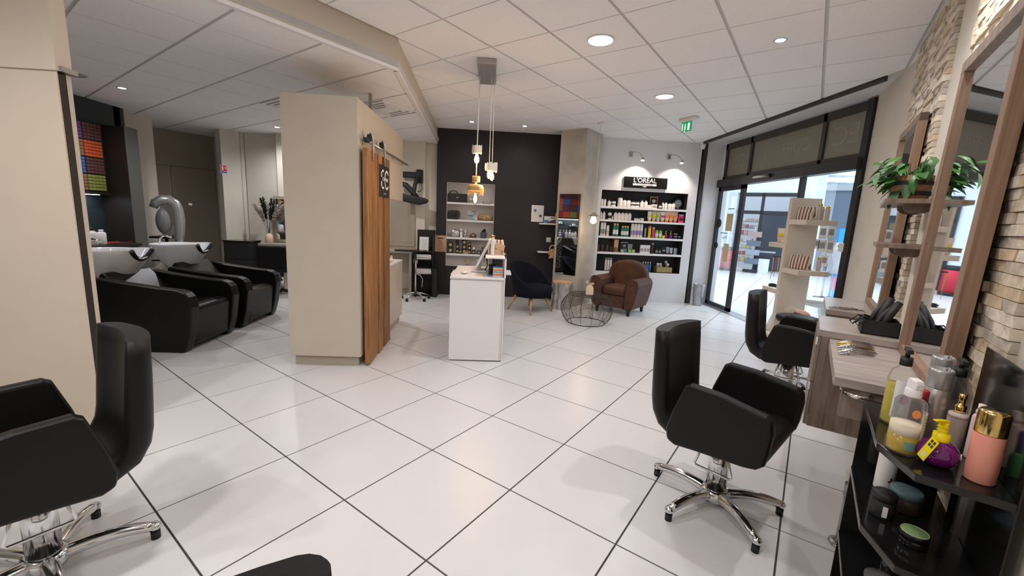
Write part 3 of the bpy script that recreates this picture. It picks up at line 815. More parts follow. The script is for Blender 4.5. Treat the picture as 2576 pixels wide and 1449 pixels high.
ap2 = [(-.043, .005), (.043, .005), (.043, .075), (.03, .098), (0, .105), (-.03, .098), (-.043, .075)]
MB().prism(ap2, -.036, -.024, 'y').obj('front_fold', M_creamcer, vz, bevel=.005, fix=True)
M_woodb = mat('pale_wood_bead', (.55, .42, .32), .6)
for (x, z) in ((-.045, .185), (.01, .158), (.035, .163)):
    st_ = MB().tube([(0, 0, .13), (x * .6, 0, .15), (x, 0, z)], .002, 5).obj('stem', M_woodb, vz)
    MB().lathe([(.016, -.004), (.018, 0), (.016, .004)], 16, mtx=Matrix.Translation((x, -.008, z)) @ Matrix.Rotation(PI / 2, 4, 'X')).obj('blossom', M_woodb, st_)
# ---- silvered tree stump
sp = thing('stump_stool', 'silver painted tree stump stool against the concrete column', 'stool', (5.20, -1.405, 0))
rnd = random.Random(4)
N = 40; base = [1 + .10 * math.sin(3 * a + 1) + .07 * math.sin(7 * a) + .05 * math.sin(11 * a + 2) for a in [2 * PI * k / N for k in range(N)]]
def st_f(u, v_):
    k = int(round(u * N)) % N; a = 2 * PI * u
    r = .145 * base[k] * (1.12 - .30 * math.sin(PI * v_) * .5 + .05 * math.sin(13 * v_ + k)) ; return (r * math.cos(a), r * math.sin(a), .44 * v_)
sb = MB().grid(st_f, N, 10); sb.obj('bark', mat('silver_bark', (.52, .50, .49), .35, metal=.6, noise=.3, nscale=14, bump=.5, bscale=40), sp, fix=True)
tp = [st_f(k / N, 1.0) for k in range(N)]
MB().prism([(p[0], p[1]) for p in tp], .425, .452).obj('seat_top', mat('cut_wood', (.48, .30, .16), .6, noise=.15, nscale=12), sp, fix=True)
# ---- galvanised bin
bn = thing('metal_bin', 'tall galvanised metal bin in the corner by the entrance', 'bin', (5.90, -4.10, 0))
MB().lathe([(.075, 0), (.078, .01), (.098, .385), (.102, .39), (.102, .40), (.094, .40), (.092, .38), (.072, .02), (0, .02)], 28).obj('bucket', M_galv, bn)
for s in (-1, 1): MB().tube([(0, s * .098, .34), (0, s * .118, .33), (0, s * .118, .30), (0, s * .098, .29)], .004, 6).obj('handle', M_galv, bn)
# ================================================================== BARN DOOR, SIGNS, LAMPS
d2 = empty_struct('door_2', (2.265, .918, 0))
rnd = random.Random(11); x = 0.0; W = .845
while x < W - .01:
    wd = rnd.choice((.085, .10, .115, .13))
    if W - x - wd < .06: wd = W - x
    dpt = rnd.choice((.034, .04, .046))
    MB().box(x + .002, x + wd - .002, -dpt + .02, .02, .012, 1.995).obj('plank', M_barn, d2, bevel=.005)
    x += wd
MB().box(W - .02, W + .02, -.01, .02, .0, .03).obj('floor_guide', M_blackmat, d2)
rl = MB().tube([(.10, .0, 2.065), (1.83, .0, 2.065)], .013, 10)
for xx in (.16, 1.2, 1.72): rl.tube([(xx, .0, 2.065), (xx, .044, 2.065)], .008, 8)
rl.obj('slide_rail', M_steel, d2)
for xx in (.14, .55):
    hg = MB().tube([(xx, -.036, 1.90), (xx, -.036, 2.10), (xx, -.03, 2.13), (xx, -.018, 2.14), (xx, -.005, 2.13)], .010, 8)
    ho = hg.obj('hanger', M_steel, d2)
    MB().lathe([(.034, -.012), (.03, -.004), (.03, .004), (.034, .012)], 20, mtx=Matrix.Translation((xx, -.004, 2.098)) @ Matrix.Rotation(PI / 2, 4, 'X')).obj('hanger_wheel', M_blackmat, ho)
MB().box(.03, .10, -.02, .02, 2.05, 2.085).obj('end_stop', M_blackmat, d2, bevel=.006)
# EC coiffure plaque
sg = thing('salon_plaque', 'black plaque with white EC lettering hung on the wooden barn door', 'sign', (2.82, .892, 1.75), 0)
MB().box(-.185, .185, -.006, .0, -.155, .155).obj('panel', M_blackmat, sg, bevel=.002)
M_signw = mat('sign_white', (.85, .83, .82), .5)
def bar(mb, x0, x1, z0, z1): mb.box(x0, x1, -.0085, -.0055, z0, z1)
e_ = MB(); bar(e_, -.125, -.10, .035, .11); bar(e_, -.125, -.03, .09, .11); bar(e_, -.125, -.10, -.075, -.005); bar(e_, -.125, -.03, -.075, -.055)
e_.obj('letter_e', M_signw, sg)
c_ = MB()
for a0, a1 in ((42, 172), (188, 318)):
    n = 14; po = []
    for rr in ((.098), (.077)):
        q = [(.085 + rr * .85 * math.cos(R(a0 + (a1 - a0) * i / n)), .018 + rr * math.sin(R(a0 + (a1 - a0) * i / n))) for i in range(n + 1)]
        po.append(q)
    for i in range(n):
        c_.prism([po[0][i], po[0][i + 1], po[1][i + 1], po[1][i]], -.0085, -.0055, 'y')
c_.obj('letter_c', M_signw, sg, fix=True)
MB().box(-.14, .175, -.0095, -.006, .0, .036).obj('name_band', M_blackmat, sg)
text('COIFFURE', .048, M_signw, sg, (.015, -.0105, .018), bold=.0004)
text('émotion', .034, mat('sign_grey', (.35, .33, .33), .5), sg, (.02, -.0075, -.118))
# product wall sign
ls = thing('brand_sign', 'wide black sign with white capital lettering above the product niche', 'sign', (BX, -2.943, 2.184), facing(180))
MB().box(-.394, .394, -.03, -.001, -.095, .095).obj('panel', mat('sign_black', (.006, .006, .006), .7, spec=.1), ls, bevel=.002)
text("L'ORÉAL", .115, M_signw, ls, (-.02, -.032, .035), bold=.0007, sx=.98)
MB().box(-.235, .195, -.033, -.029, -.052, -.018).obj('white_bar', M_signw, ls)
text('PROFESSIONNEL', .034, M_ink, ls, (-.02, -.0345, -.035), sx=1.25)
text('PARIS', .026, M_signw, ls, (-.02, -.032, -.07), bold=.001)
# gooseneck lamps above the sign
for (yy, zz, lab) in ((-2.63, 2.67, 'chrome gooseneck wall lamp above the white product wall, left one'), (-3.325, 2.66, 'chrome gooseneck wall lamp above the white product wall, right one')):
    g = thing('gooseneck_lamp', lab, 'lamp', (BX, yy, zz), facing(180), 'wall lamps over the product niche')
    MB().box(-.026, .026, -.028, 0, -.05, .04).obj('wall_plate', M_steel, g, bevel=.004)
    MB().cyl((0, 0), .008, 0, .006, 12, mtx=Matrix.Translation((0, -.028, -.02)) @ Matrix.Rotation(PI / 2, 4, 'X')).obj('switch', M_blackmat, g)
    MB().tube([(.0, -.02, .028), (.035, -.06, .032), (.09, -.13, .015), (.13, -.18, -.03), (.155, -.20, -.075)], .005, 8).obj('neck', M_steel, g)
    MB().lathe([(.026, -.04), (.026, -.02), (.014, 0), (.012, .012)], 18, (.16, -.20, -.085)).obj('socket', M_steel, g)
    MB().lathe([(.0, -.052), (.022, -.05), (.03, -.042), (.026, -.036)], 18, (.157, -.20, -.085)).obj('bulb', emis('lamp_glow', (1, .93, .82), 14), g)
    wx, wy = BX - .20, yy - .157
    spot_light('gooseneck_beam', (wx, wy, zz - .15), 48, (1, .88, .74), 120, (BX - .02, wy + .05, zz - .75), .02, .7)

# ---- pendant cluster
pd = thing('pendant_cluster', 'cluster pendant lamp of fringed shades and bare bulbs over the desk', 'lamp', (2.99, -.105, 0))
MB().box(-.31, .33, -.095, .085, 2.878, H1).obj('ceiling_plate', mat('pewter_plate', (.42, .40, .39), .4, metal=.5), pd, bevel=.004)
M_bulb = emis('filament_glow', (1.0, .62, .26), 26); M_cord = mat('white_cord', (.72, .69, .66), .7)
M_shade1 = mat('pale_fabric_shade', (.70, .64, .56), .8, bump=.3, bscale=120); M_raffia = mat('raffia', (.55, .36, .16), .85, bump=.4, bscale=150)
M_bulbglass = mat('amber_bulb_glass', (1, .85, .6), .02, trans=1.0, ior=1.1, alpha=.25)
def bulb_prof(r, h): return [(r * .35, 0), (r * .42, -.15 * h), (r * .8, -.38 * h), (r, -.62 * h), (r * .82, -.85 * h), (r * .4, -.97 * h), (0, -h)][::-1]
specs = [  # local x, y, shade top z, shade r, shade h, bulb r, bulb h, fringed
    (.0, .075, 2.175, .050, .078, .046, .125, 1), (.02, -.09, 2.008, .055, .085, .040, .115, 1), (-.01, -.06, 1.995, .045, .06, .036, .11, 1), (.01, .075, 1.868, .042, .062, .018, .05, 0), (.0, .078, 1.785, .080, .095, .034, .13, 2)]
rnd = random.Random(2)
for (x, y, zt, sr, shh, br, bh, kind) in specs:
    tilt = (rnd.uniform(-.05, .05), rnd.uniform(-.05, .05))
    MB().tube([(x + tilt[0] * .3, y * .9, 2.88), (x, y, zt - .01)], .0035, 6).obj('cord', M_cord, pd)
    s = MB(); ns = 18
    if kind == 1:
        for k in range(ns):
            a = 2 * PI * k / ns; a1 = 2 * PI * (k + .9) / ns; hh = rnd.uniform(-.008, .012); lo = rnd.uniform(-.006, .008)
            r0 = sr * rnd.uniform(.96, 1.05)
            s.prism([(r0 * math.cos(a), r0 * math.sin(a)), (r0 * math.cos(a1), r0 * math.sin(a1)), ((r0 - .006) * math.cos(a1), (r0 - .006) * math.sin(a1)), ((r0 - .006) * math.cos(a), (r0 - .006) * math.sin(a))], zt - shh + lo, zt + hh)
        s.lathe([(.012, -.012), (sr * .95, -.006), (sr * .95, -.002), (.012, -.004)], 18, (0, 0, zt))
        s.v = [(p[0] + x, p[1] + y, p[2]) for p in s.v]; so = s.obj('shade', M_shade1, pd, fix=True)
    elif kind == 0:
        s.lathe([(sr, -shh), (sr * 1.02, -shh * .5), (sr, 0), (sr * .3, 0)], 20, (x, y, zt)); so = s.obj('shade', M_raffia, pd)
    else:
        s.lathe([(sr, -shh * .75), (sr * 1.02, -shh * .3), (sr * .9, -.01), (sr * .3, 0)], 24, (x, y, zt)); so = s.obj('shade', M_raffia, pd)
        fr = MB()
        for k in range(60):
            a = 2 * PI * k / 60; L = rnd.uniform(.02, .05); r0 = sr * 1.0
            fr.tube([(x + r0 * math.cos(a), y + r0 * math.sin(a), zt - shh * .35), (x + (r0 + .008) * math.cos(a), y + (r0 + .008) * math.sin(a), zt - shh * .75), (x + r0 * math.cos(a + .05), y + r0 * math.sin(a + .05), zt - shh * .75 - L)], .0018, 4, cap=False)
        fo = fr.obj('fringe', M_raffia, so); fo['kind'] = 'stuff'
    zb = zt - shh + .012
    bo_ = MB().lathe(bulb_prof(br, bh), 20, (x, y, zb)).obj('bulb', M_bulbglass, pd)
    MB().lathe(bulb_prof(br * .55, bh * .8), 14, (x, y, zb - .01)).obj('filament', M_bulb, bo_)
    l = bpy.data.lights.new('pendant_glow', 'POINT'); l.energy = 4.0 if kind else 1.2; l.color = (1, .60, .28); l.shadow_soft_size = .03
    lo_ = bpy.data.objects.new('pendant_glow', l); lo_.location = (2.99 + x, -.105 + y, zb - bh - .02); COL.objects.link(lo_)
# ---- single pendant by the column
p2 = thing('single_pendant', 'small glass pendant lamp glowing beside the concrete column', 'lamp', (4.99, -1.80, 0))
MB().lathe([(.045, H1 - .03), (.05, H1 - .02), (.05, H1)], 20).obj('ceiling_cup', M_whitep, p2)
MB().tube([(0, 0, H1 - .03), (0, 0, 1.60)], .0028, 6).obj('cord', M_cord, p2)
MB().lathe([(.012, 1.60), (.02, 1.585), (.09, 1.535), (.085, 1.53), (.018, 1.575)], 22, cap=False).obj('shade', mat('smoked_shade', (.35, .28, .22), .5), p2)
MB().lathe([(0, 1.42), (.035, 1.43), (.05, 1.46), (.035, 1.51), (.015, 1.54)], 20).obj('bulb', emis('warm_bulb', (1, .78, .48), 16), p2)
l = bpy.data.lights.new('pendant_glow', 'POINT'); l.energy = 7; l.color = (1, .70, .40); l.shadow_soft_size = .05
lo_ = bpy.data.objects.new('pendant_glow', l); lo_.location = (4.99, -1.80, 1.40); COL.objects.link(lo_)

# ---- ceiling fittings
M_led = emis('led_panel_glow', (.95, .97, 1.0), 30); M_ledoff = emis('led_dim', (.9, .9, .95), .8)
for k, (x, y, e) in enumerate(LED_PANELS):
    a, b = T(x, y)
    lab = ['bright round LED panel lit in the main ceiling', 'dim round LED panel in the main ceiling before the exit sign'][k] if k < 2 else ['', '', 'round LED panel in the ceiling just above the viewer', 'round LED panel in the ceiling behind the viewer', 'farthest round LED panel behind the viewer'][k]
    L = thing('round_ceiling_light', lab, 'ceiling light', (a, b, H1), 0, 'round LED panels')
    MB().lathe([(.10, -.010), (.108, -.008), (.112, 0), (.10, 0)], 32, cap=False).obj('rim', M_whitep, L)
    MB().lathe([(.10, -.008), (.10, -.001)], 32).obj('diffuser', M_led if e > 20 else M_ledoff, L)
M_spotg = emis('spot_glow', (1, .98, .95), 22)
dl_lab = {0: 'small lit downlight in the ceiling nearest the stone wall', 3: 'small lit downlight before the black wall, left one', 4: 'small lit downlight before the black wall, right one'}
for k, (x, y, e) in enumerate(DOWN_MAIN):
    a, b = T(x, y)
    L = thing('downlight', dl_lab.get(k, 'small recessed downlight out of view in ceiling ' + ['', 'above the near styling chair', 'above the unseen styling station', '', '', 'at the left rear of the salon, added for even light', 'at the right rear of the salon, added for even light'][k]), 'ceiling light', (a, b, H1), 0, 'recessed downlights')
    MB().lathe([(.036, -.004), (.048, -.003), (.05, 0), (.036, 0)], 24, cap=False).obj('rim', M_chrome, L)
    MB().lathe([(.036, -.003), (.036, -.0005)], 24).obj('lens', M_spotg, L)
for k, (a, b, e) in enumerate(DOWN_LOW):
    lab = ['small lit downlight in the lower ceiling above the wash area', 'small lit downlight beside the cream partition top', 'added fill downlight of the lower ceiling hidden by the cream wall', 'small downlight behind the partition over the dryer alcove', 'small downlight of the lower ceiling above the left styling chair'][k]
    L = thing('downlight', lab, 'ceiling light', (a, b, H2), 0, 'recessed downlights')
    MB().lathe([(.036, -.004), (.048, -.003), (.05, 0), (.036, 0)], 24, cap=False).obj('rim', M_chrome, L)
    MB().lathe([(.036, -.003), (.036, -.0005)], 24).obj('lens', M_spotg, L)
L = thing('ceiling_speaker', 'flat grey round loudspeaker in the lower ceiling at the left', 'speaker', (3.2, 4.14, H2))
MB().lathe([(.10, -.008), (.115, -.006), (.118, 0), (.10, 0)], 32, cap=False).obj('rim', mat('speaker_grey', (.42, .40, .38), .6), L); MB().lathe([(.10, -.006), (.10, -.001)], 32).obj('grille', mat('speaker_grey', (.42, .40, .38), .6), L)
for (a, b, rz, lab) in ((4.02, 2.28, -TA, 'square air diffuser in the lower ceiling left of the partition top'), (3.9, 1.12, -TA, 'square air diffuser in the lower ceiling right of the partition top')):
    L = thing('air_diffuser', lab, 'vent', (a, b, H2), rz, 'ceiling air diffusers')
    o = MB()
    for s0, s1 in ((.29, .25), (.22, .19), (.16, .13), (.10, .0)):
        o.box(-s0, s0, -s0, -s1, -.012, -.002); o.box(-s0, s0, s1, s0, -.012, -.002); o.box(-s0, -s1, -s1, s1, -.012, -.002); o.box(s1, s0, -s1, s1, -.012, -.002)
    o.obj('louvres', M_ceil, L); MB().box(-.29, .29, -.29, .29, -.003, -.001).obj('backing', mat('vent_dark', (.12, .11, .105), .8), L)
# exit sign
ex = thing('exit_sign', 'green illuminated exit sign hanging under the ceiling', 'sign', (4.40, -2.885, 0), facing(112))
MB().box(-.14, .14, -.05, .05, H1 - .045, H1).obj('housing', M_whitep, ex, bevel=.012)
MB().box(-.115, .06, -.007, .007, H1 - .175, H1 - .045).obj('panel', emis('exit_green', (.02, .30, .12), .55), ex)
M_exw = emis('exit_white', (.75, 1, .85), .7)
MB().box(.0, .035, -.0095, -.0065, H1 - .16, H1 - .065).obj('door_pictogram', M_exw, ex)
MB().box(-.10, -.085, -.0095, -.0065, H1 - .16, H1 - .065).obj('arrow', M_exw, ex)
mn = MB(); mn.box(-.055, -.035, -.0095, -.0065, H1 - .145, H1 - .095); mn.prism([(-.06, H1 - .18), (-.05, H1 - .18), (-.035, H1 - .14), (-.045, H1 - .14)], -.0095, -.0065, 'y'); mn.lathe([(.01, -.0015), (.01, .0015)], 10, mtx=Matrix.Translation((-.045, -.008, H1 - .08)) @ Matrix.Rotation(PI / 2, 4, 'X'))
mn.obj('running_figure', M_exw, ex, fix=True)
# security dome
sd = thing('alarm_sensor', 'white alarm sensor under the ceiling beside the entrance', 'sensor', (5.98, -3.90, H1 - .02))
MB().lathe([(.0, -.10), (.03, -.09), (.045, -.05), (.05, -.02), (.05, 0)], 20).obj('dome', M_whitep, sd); MB().lathe([(.052, 0), (.06, .005), (.06, .02)], 20).obj('mount', M_whitep, sd)

# ================================================================== BLACK WALL
def wallthing(name, label, cat, y, z, x=None, group=None): return thing(name, label, cat, (BX if x is None else x, y, z), facing(180), group)
k_ = wallthing('kraft_notice', 'brown kraft paper notice pinned on the black wall left of the niche', 'poster', .716, .935)
MB().box(-.11, .11, -.006, -.001, -.147, .147).obj('sheet', M_kraft, k_)
MB().box(-.055, .055, -.007, -.0055, .085, .105).obj('title_line', M_ink, k_)
for i in range(7): MB().box(-.04 - .02 * (i % 2), .04 + .02 * (i % 2), -.007, -.0055, .05 - .028 * i, .054 - .028 * i).obj('text_line', M_ink, k_)
a4 = wallthing('white_notice', 'white printed notice taped on the black wall above the shelf', 'poster', -1.02, 1.55)
MB().box(-.11, .11, -.004, -.001, -.147, .147).obj('sheet', M_paper, a4)
for i in range(8): MB().box(-.08, .08, -.005, -.0035, .11 - .03 * i, .113 - .03 * i).obj('text_line', mat('grey_ink', (.35, .35, .37), .8), a4)
MB().box(-.07, -.02, -.0055, -.0035, .03, .075).obj('photo', mat('blue_photo', (.12, .18, .35), .6), a4); MB().box(.03, .08, -.0055, -.0035, -.06, -.02).obj('photo', mat('dark_photo', (.08, .09, .10), .6), a4)
for (nm, y0, y1, z, lab) in (('wall_ledge', -1.05, -1.38, 1.385, 'narrow white ledge with books on the black wall, upper one'), ('wall_ledge', -1.05, -1.38, .88, 'narrow white ledge with wicker toy on the black wall, lower one')):
    o = MB().box(BX - .17, BX - .001, y1, y0, z - .022, z).obj(nm, M_shelfw, bevel=.002); tag(o, lab, 'shelf', 'white ledges on the black wall')
bk = thing('picture_box', 'white card box with blue landscape on the upper ledge', 'box', (BX - .10, -1.235, 1.385), facing(180))
MB().box(-.10, .10, -.02, .02, 0, .125).obj('card', M_paper, bk); MB().box(-.10, -.02, -.0225, -.0195, .004, .06).obj('blue_print', mat('print_blue', (.08, .22, .50), .6), bk)
MB().prism([(-.06, .004), (.10, .004), (.10, .075), (.03, .055), (-.02, .03)], -.0225, -.0195, 'y').obj('dark_print', mat('print_dark', (.06, .055, .06), .6), bk)
for xx in (.035, .075): MB().lathe([(.014, -.001), (.014, .001)], 14, mtx=Matrix.Translation((xx, -.021, .10)) @ Matrix.Rotation(PI / 2, 4, 'X')).obj('round_print', M_ink, bk)
ob = thing('orange_book', 'orange spined book standing at the end of the upper ledge', 'book', (BX - .10, -1.352, 1.385), facing(180))
MB().box(-.016, .016, -.06, .06, 0, .19).obj('cover', mat('orange_cover', (.75, .20, .06), .6), ob); MB().box(-.012, .012, -.058, .062, .004, .186).obj('pages', M_paper, ob)
sw = wallthing('light_switch', 'white square light switch on the black wall', 'switch', -1.25, 1.09)
MB().box(-.042, .042, -.012, 0, -.042, .042).obj('plate', M_whitep, sw, bevel=.004); MB().box(-.028, .028, -.016, -.011, -.028, .028).obj('rocker', M_whitep, sw, bevel=.003)
wt_ = thing('wicker_toy_basket', 'small round wicker basket with a plush bear hanging at the lower ledge', 'basket', (BX - .23, -1.30, .81), facing(180))
M_wick = mat('light_wicker', (.50, .28, .12), .8, bump=.6, bscale=90)
MB().ell((0, 0, .06), .075, .05, .075, 18, 12).obj('basket', M_wick, wt_)
MB().tube([(.055 * math.cos(a), 0, .12 + .075 * math.sin(a)) for a in [R(d) for d in range(0, 181, 15)]], .009, 8).obj('handle', mat('pale_wood', (.62, .47, .30), .6), wt_)
be = MB().ell((.01, -.055, .04), .032, .026, .032); be.ell((-.018, -.05, .068), .011, .008, .011); be.ell((.038, -.05, .068), .011, .008, .011); be.ell((-.045, -.05, -.02), .024, .02, .022); be.ell((.05, -.05, -.025), .024, .02, .022); be.ell((0, -.05, 0), .04, .03, .03)
be.obj('plush_bear', mat('beige_plush', (.55, .36, .22), .95, bump=.5, bscale=200), wt_)
# white ledge box under the chair, by the skirting
bb_ = MB().box(5.86, 6.02, -1.32, -1.05, .12, .20).obj('low_ledge_box', mat('pale_green_board', (.42, .47, .43), .6), bevel=.004); tag(bb_, 'pale green low box shelf near the floor under the black wall', 'shelf')

# ---- hair colour chart and mirror on the column
mc = thing_t('column_mirror', 'tall frameless mirror fixed on the concrete column', 'mirror', 5.25, 2.255, 0, R(-90))
# local front is -y -> faces tile -x ; local x runs towards tile -y
MB().box(-.195, .195, -.014, -.001, .53, 1.89).obj('backing', M_blackmat, mc)
MB().box(-.192, .192, -.0165, -.0135, .533, 1.887).obj('glass', M_mirror, mc)
text('DIAGNOSTIC', .115, mat('grey_vinyl', (.06, .06, .065), .5), mc, (-.135, -.0175, .98), rot=(PI / 2, -PI / 2, 0), name='vertical_lettering')
# ================================================================== SMALL GOODS
def cm(c): return mat('plastic_%02x%02x%02x' % tuple(int(x * 255) for x in c), c, .4)
WHT = (.80, .76, .74); BLK = (.015, .014, .015); GLD = (.65, .42, .15)
_gm = {}
def gmesh(key, fn):
    if key not in _gm: _gm[key] = fn()
    return _gm[key]
def put(name, key, fn, m, parent):
    me = gmesh(key + (m.name,), lambda: fn().mesh(name))
    return link(name, me, m, parent)
PROF = {
 'bottle': lambda r, h: [(r * .92, 0), (r, .02 * h), (r, .62 * h), (r * .85, .72 * h), (r * .38, .80 * h), (r * .36, .84 * h)],
 'square': lambda r, h: [(r * .95, 0), (r, .02 * h), (r, .76 * h), (r * .8, .82 * h), (r * .4, .85 * h), (r * .38, .88 * h)],
 'can': lambda r, h: [(r * .95, 0), (r, .015 * h), (r, .80 * h), (r * .92, .84 * h)],
 'jar': lambda r, h: [(r * .95, 0), (r, .06 * h), (r, .62 * h), (r * .95, .64 * h)],
 'bulb': lambda r, h: [(r * .55, 0), (r * .85, .10 * h), (r, .28 * h), (r * .85, .46 * h), (r * .4, .58 * h), (r * .3, .62 * h)],
}
CAPS = {
 'bottle': lambda r, h: [(r * .40, .83 * h), (r * .40, h), (r * .34, h)],
 'square': lambda r, h: [(r * .5, .86 * h), (r * .5, h), (r * .42, h)],
 'can': lambda r, h: [(r * .93, .83 * h), (r * .93, .97 * h), (r * .7, h)],
 'jar': lambda r, h: [(r * 1.02, .63 * h), (r * 1.02, .97 * h), (r * .9, h)],
 'bulb': lambda r, h: [(r * .34, .60 * h), (r * .34, .74 * h), (r * .2, .76 * h), (r * .2, .90 * h)],
}
def goods(name, label, cat, loc, rz, kind, h, r, body, cap, band=None, pump=False, group=None, n=14):
    """small container: body, cap or pump, optional printed band"""
    t = thing(name, label, cat, loc, rz, group)
    if kind == 'tube':                      # stands on its cap, flat crimp on top
        def f():
            m = MB(); N = n; rings = []
            for (u, sx, sy) in ((.14, r * .8, r * .8), (.3, r, r * .9), (.7, r * 1.08, r * .5), (.97, r * 1.15, r * .10), (1.0, r * 1.15, r * .09)):
                rings.append([(sx * math.cos(2 * PI * k / N), sy * math.sin(2 * PI * k / N), u * h) for k in range(N)])
            v = [p for q in rings for p in q]
            fs = [(i * N + k, i * N + (k + 1) % N, (i + 1) * N + (k + 1) % N, (i + 1) * N + k) for i in range(len(rings) - 1) for k in range(N)]
            m.add(v, fs, True); m.f.append(tuple(range((len(rings) - 1) * N, len(rings) * N))); m.sm.append(False); return m
        put('body', ('tb', h, r, n), f, body, t)
        put('cap', ('tc', h, r, n), lambda: MB().cyl((0, 0), r * .82, 0, .15 * h, n), cap, t)
        if band: put('label_band', ('tl', h, r, n), lambda: MB().box(-r * .85, r * .85, -r * 1.0, r * 1.0 * .3, .42 * h, .62 * h), band, t)
        return t
    if kind == 'box':
        put('carton', ('bx', h, r), lambda: MB().box(-r, r, -r * .6, r * .6, 0, h), body, t)
        if cap: put('flap', ('bf', h, r), lambda: MB().box(-r * 1.01, r * 1.01, -r * .61, r * .61, h * .93, h * 1.005), cap, t)
        if band: put('label_band', ('bl', h, r), lambda: MB().box(-r * .8, r * .8, -r * .62, -r * .595, .25 * h, .6 * h), band, t)
        return t
    put('body', (kind, h, r, n), lambda: MB().lathe(PROF[kind](r, h), n), body, t)
    put('cap', (kind + 'c', h, r, n), lambda: MB().lathe(CAPS[kind](r, h), n), cap, t)
    if pump: put('pump_head', ('pm', h, r), lambda: MB().box(-.004, .004, -r * .9, .006, .97 * h, 1.03 * h).cyl((0, 0), r * .16, .85 * h, 1.0 * h, 8), cap, t)
    if band: put('label_band', (kind + 'b', h, r, n), lambda: MB().lathe([(r * 1.012, .16 * h), (r * 1.012, .5 * h)], n, cap=False), band, t)
    return t
ORD = ['first', 'second', 'third', 'fourth', 'fifth', 'sixth', 'seventh', 'eighth', 'ninth', 'tenth', 'eleventh', 'twelfth', 'thirteenth', 'fourteenth', 'fifteenth', 'sixteenth', 'seventeenth', 'eighteenth', 'nineteenth', 'twentieth', 'twenty-first', 'twenty-second', 'twenty-third', 'twenty-fourth', 'twenty-fifth']
SHN = ['top', 'second', 'third', 'fourth', 'bottom']
NY0, NYW = -2.165, 1.59
W_ = cm(WHT); K_ = cm(BLK); G_ = M_gold
GRN = cm((.02, .20, .13)); PUR = cm((.36, .30, .50)); YEL = cm((.80, .62, .02)); PNK = cm((.75, .05, .18)); LIM = cm((.30, .62, .10)); TEA = cm((.08, .42, .48)); ORA = cm((.85, .28, .08)); PEA = cm((.85, .52, .35)); BLU = cm((.05, .16, .34)); LBL = cm((.22, .34, .46)); DKB = cm((.06, .03, .025)); CRM = cm((.62, .55, .42)); VIO = cm((.22, .02, .20)); GRY = cm((.30, .30, .31)); BRW = cm((.36, .20, .11)); PALB = cm((.55, .60, .75))
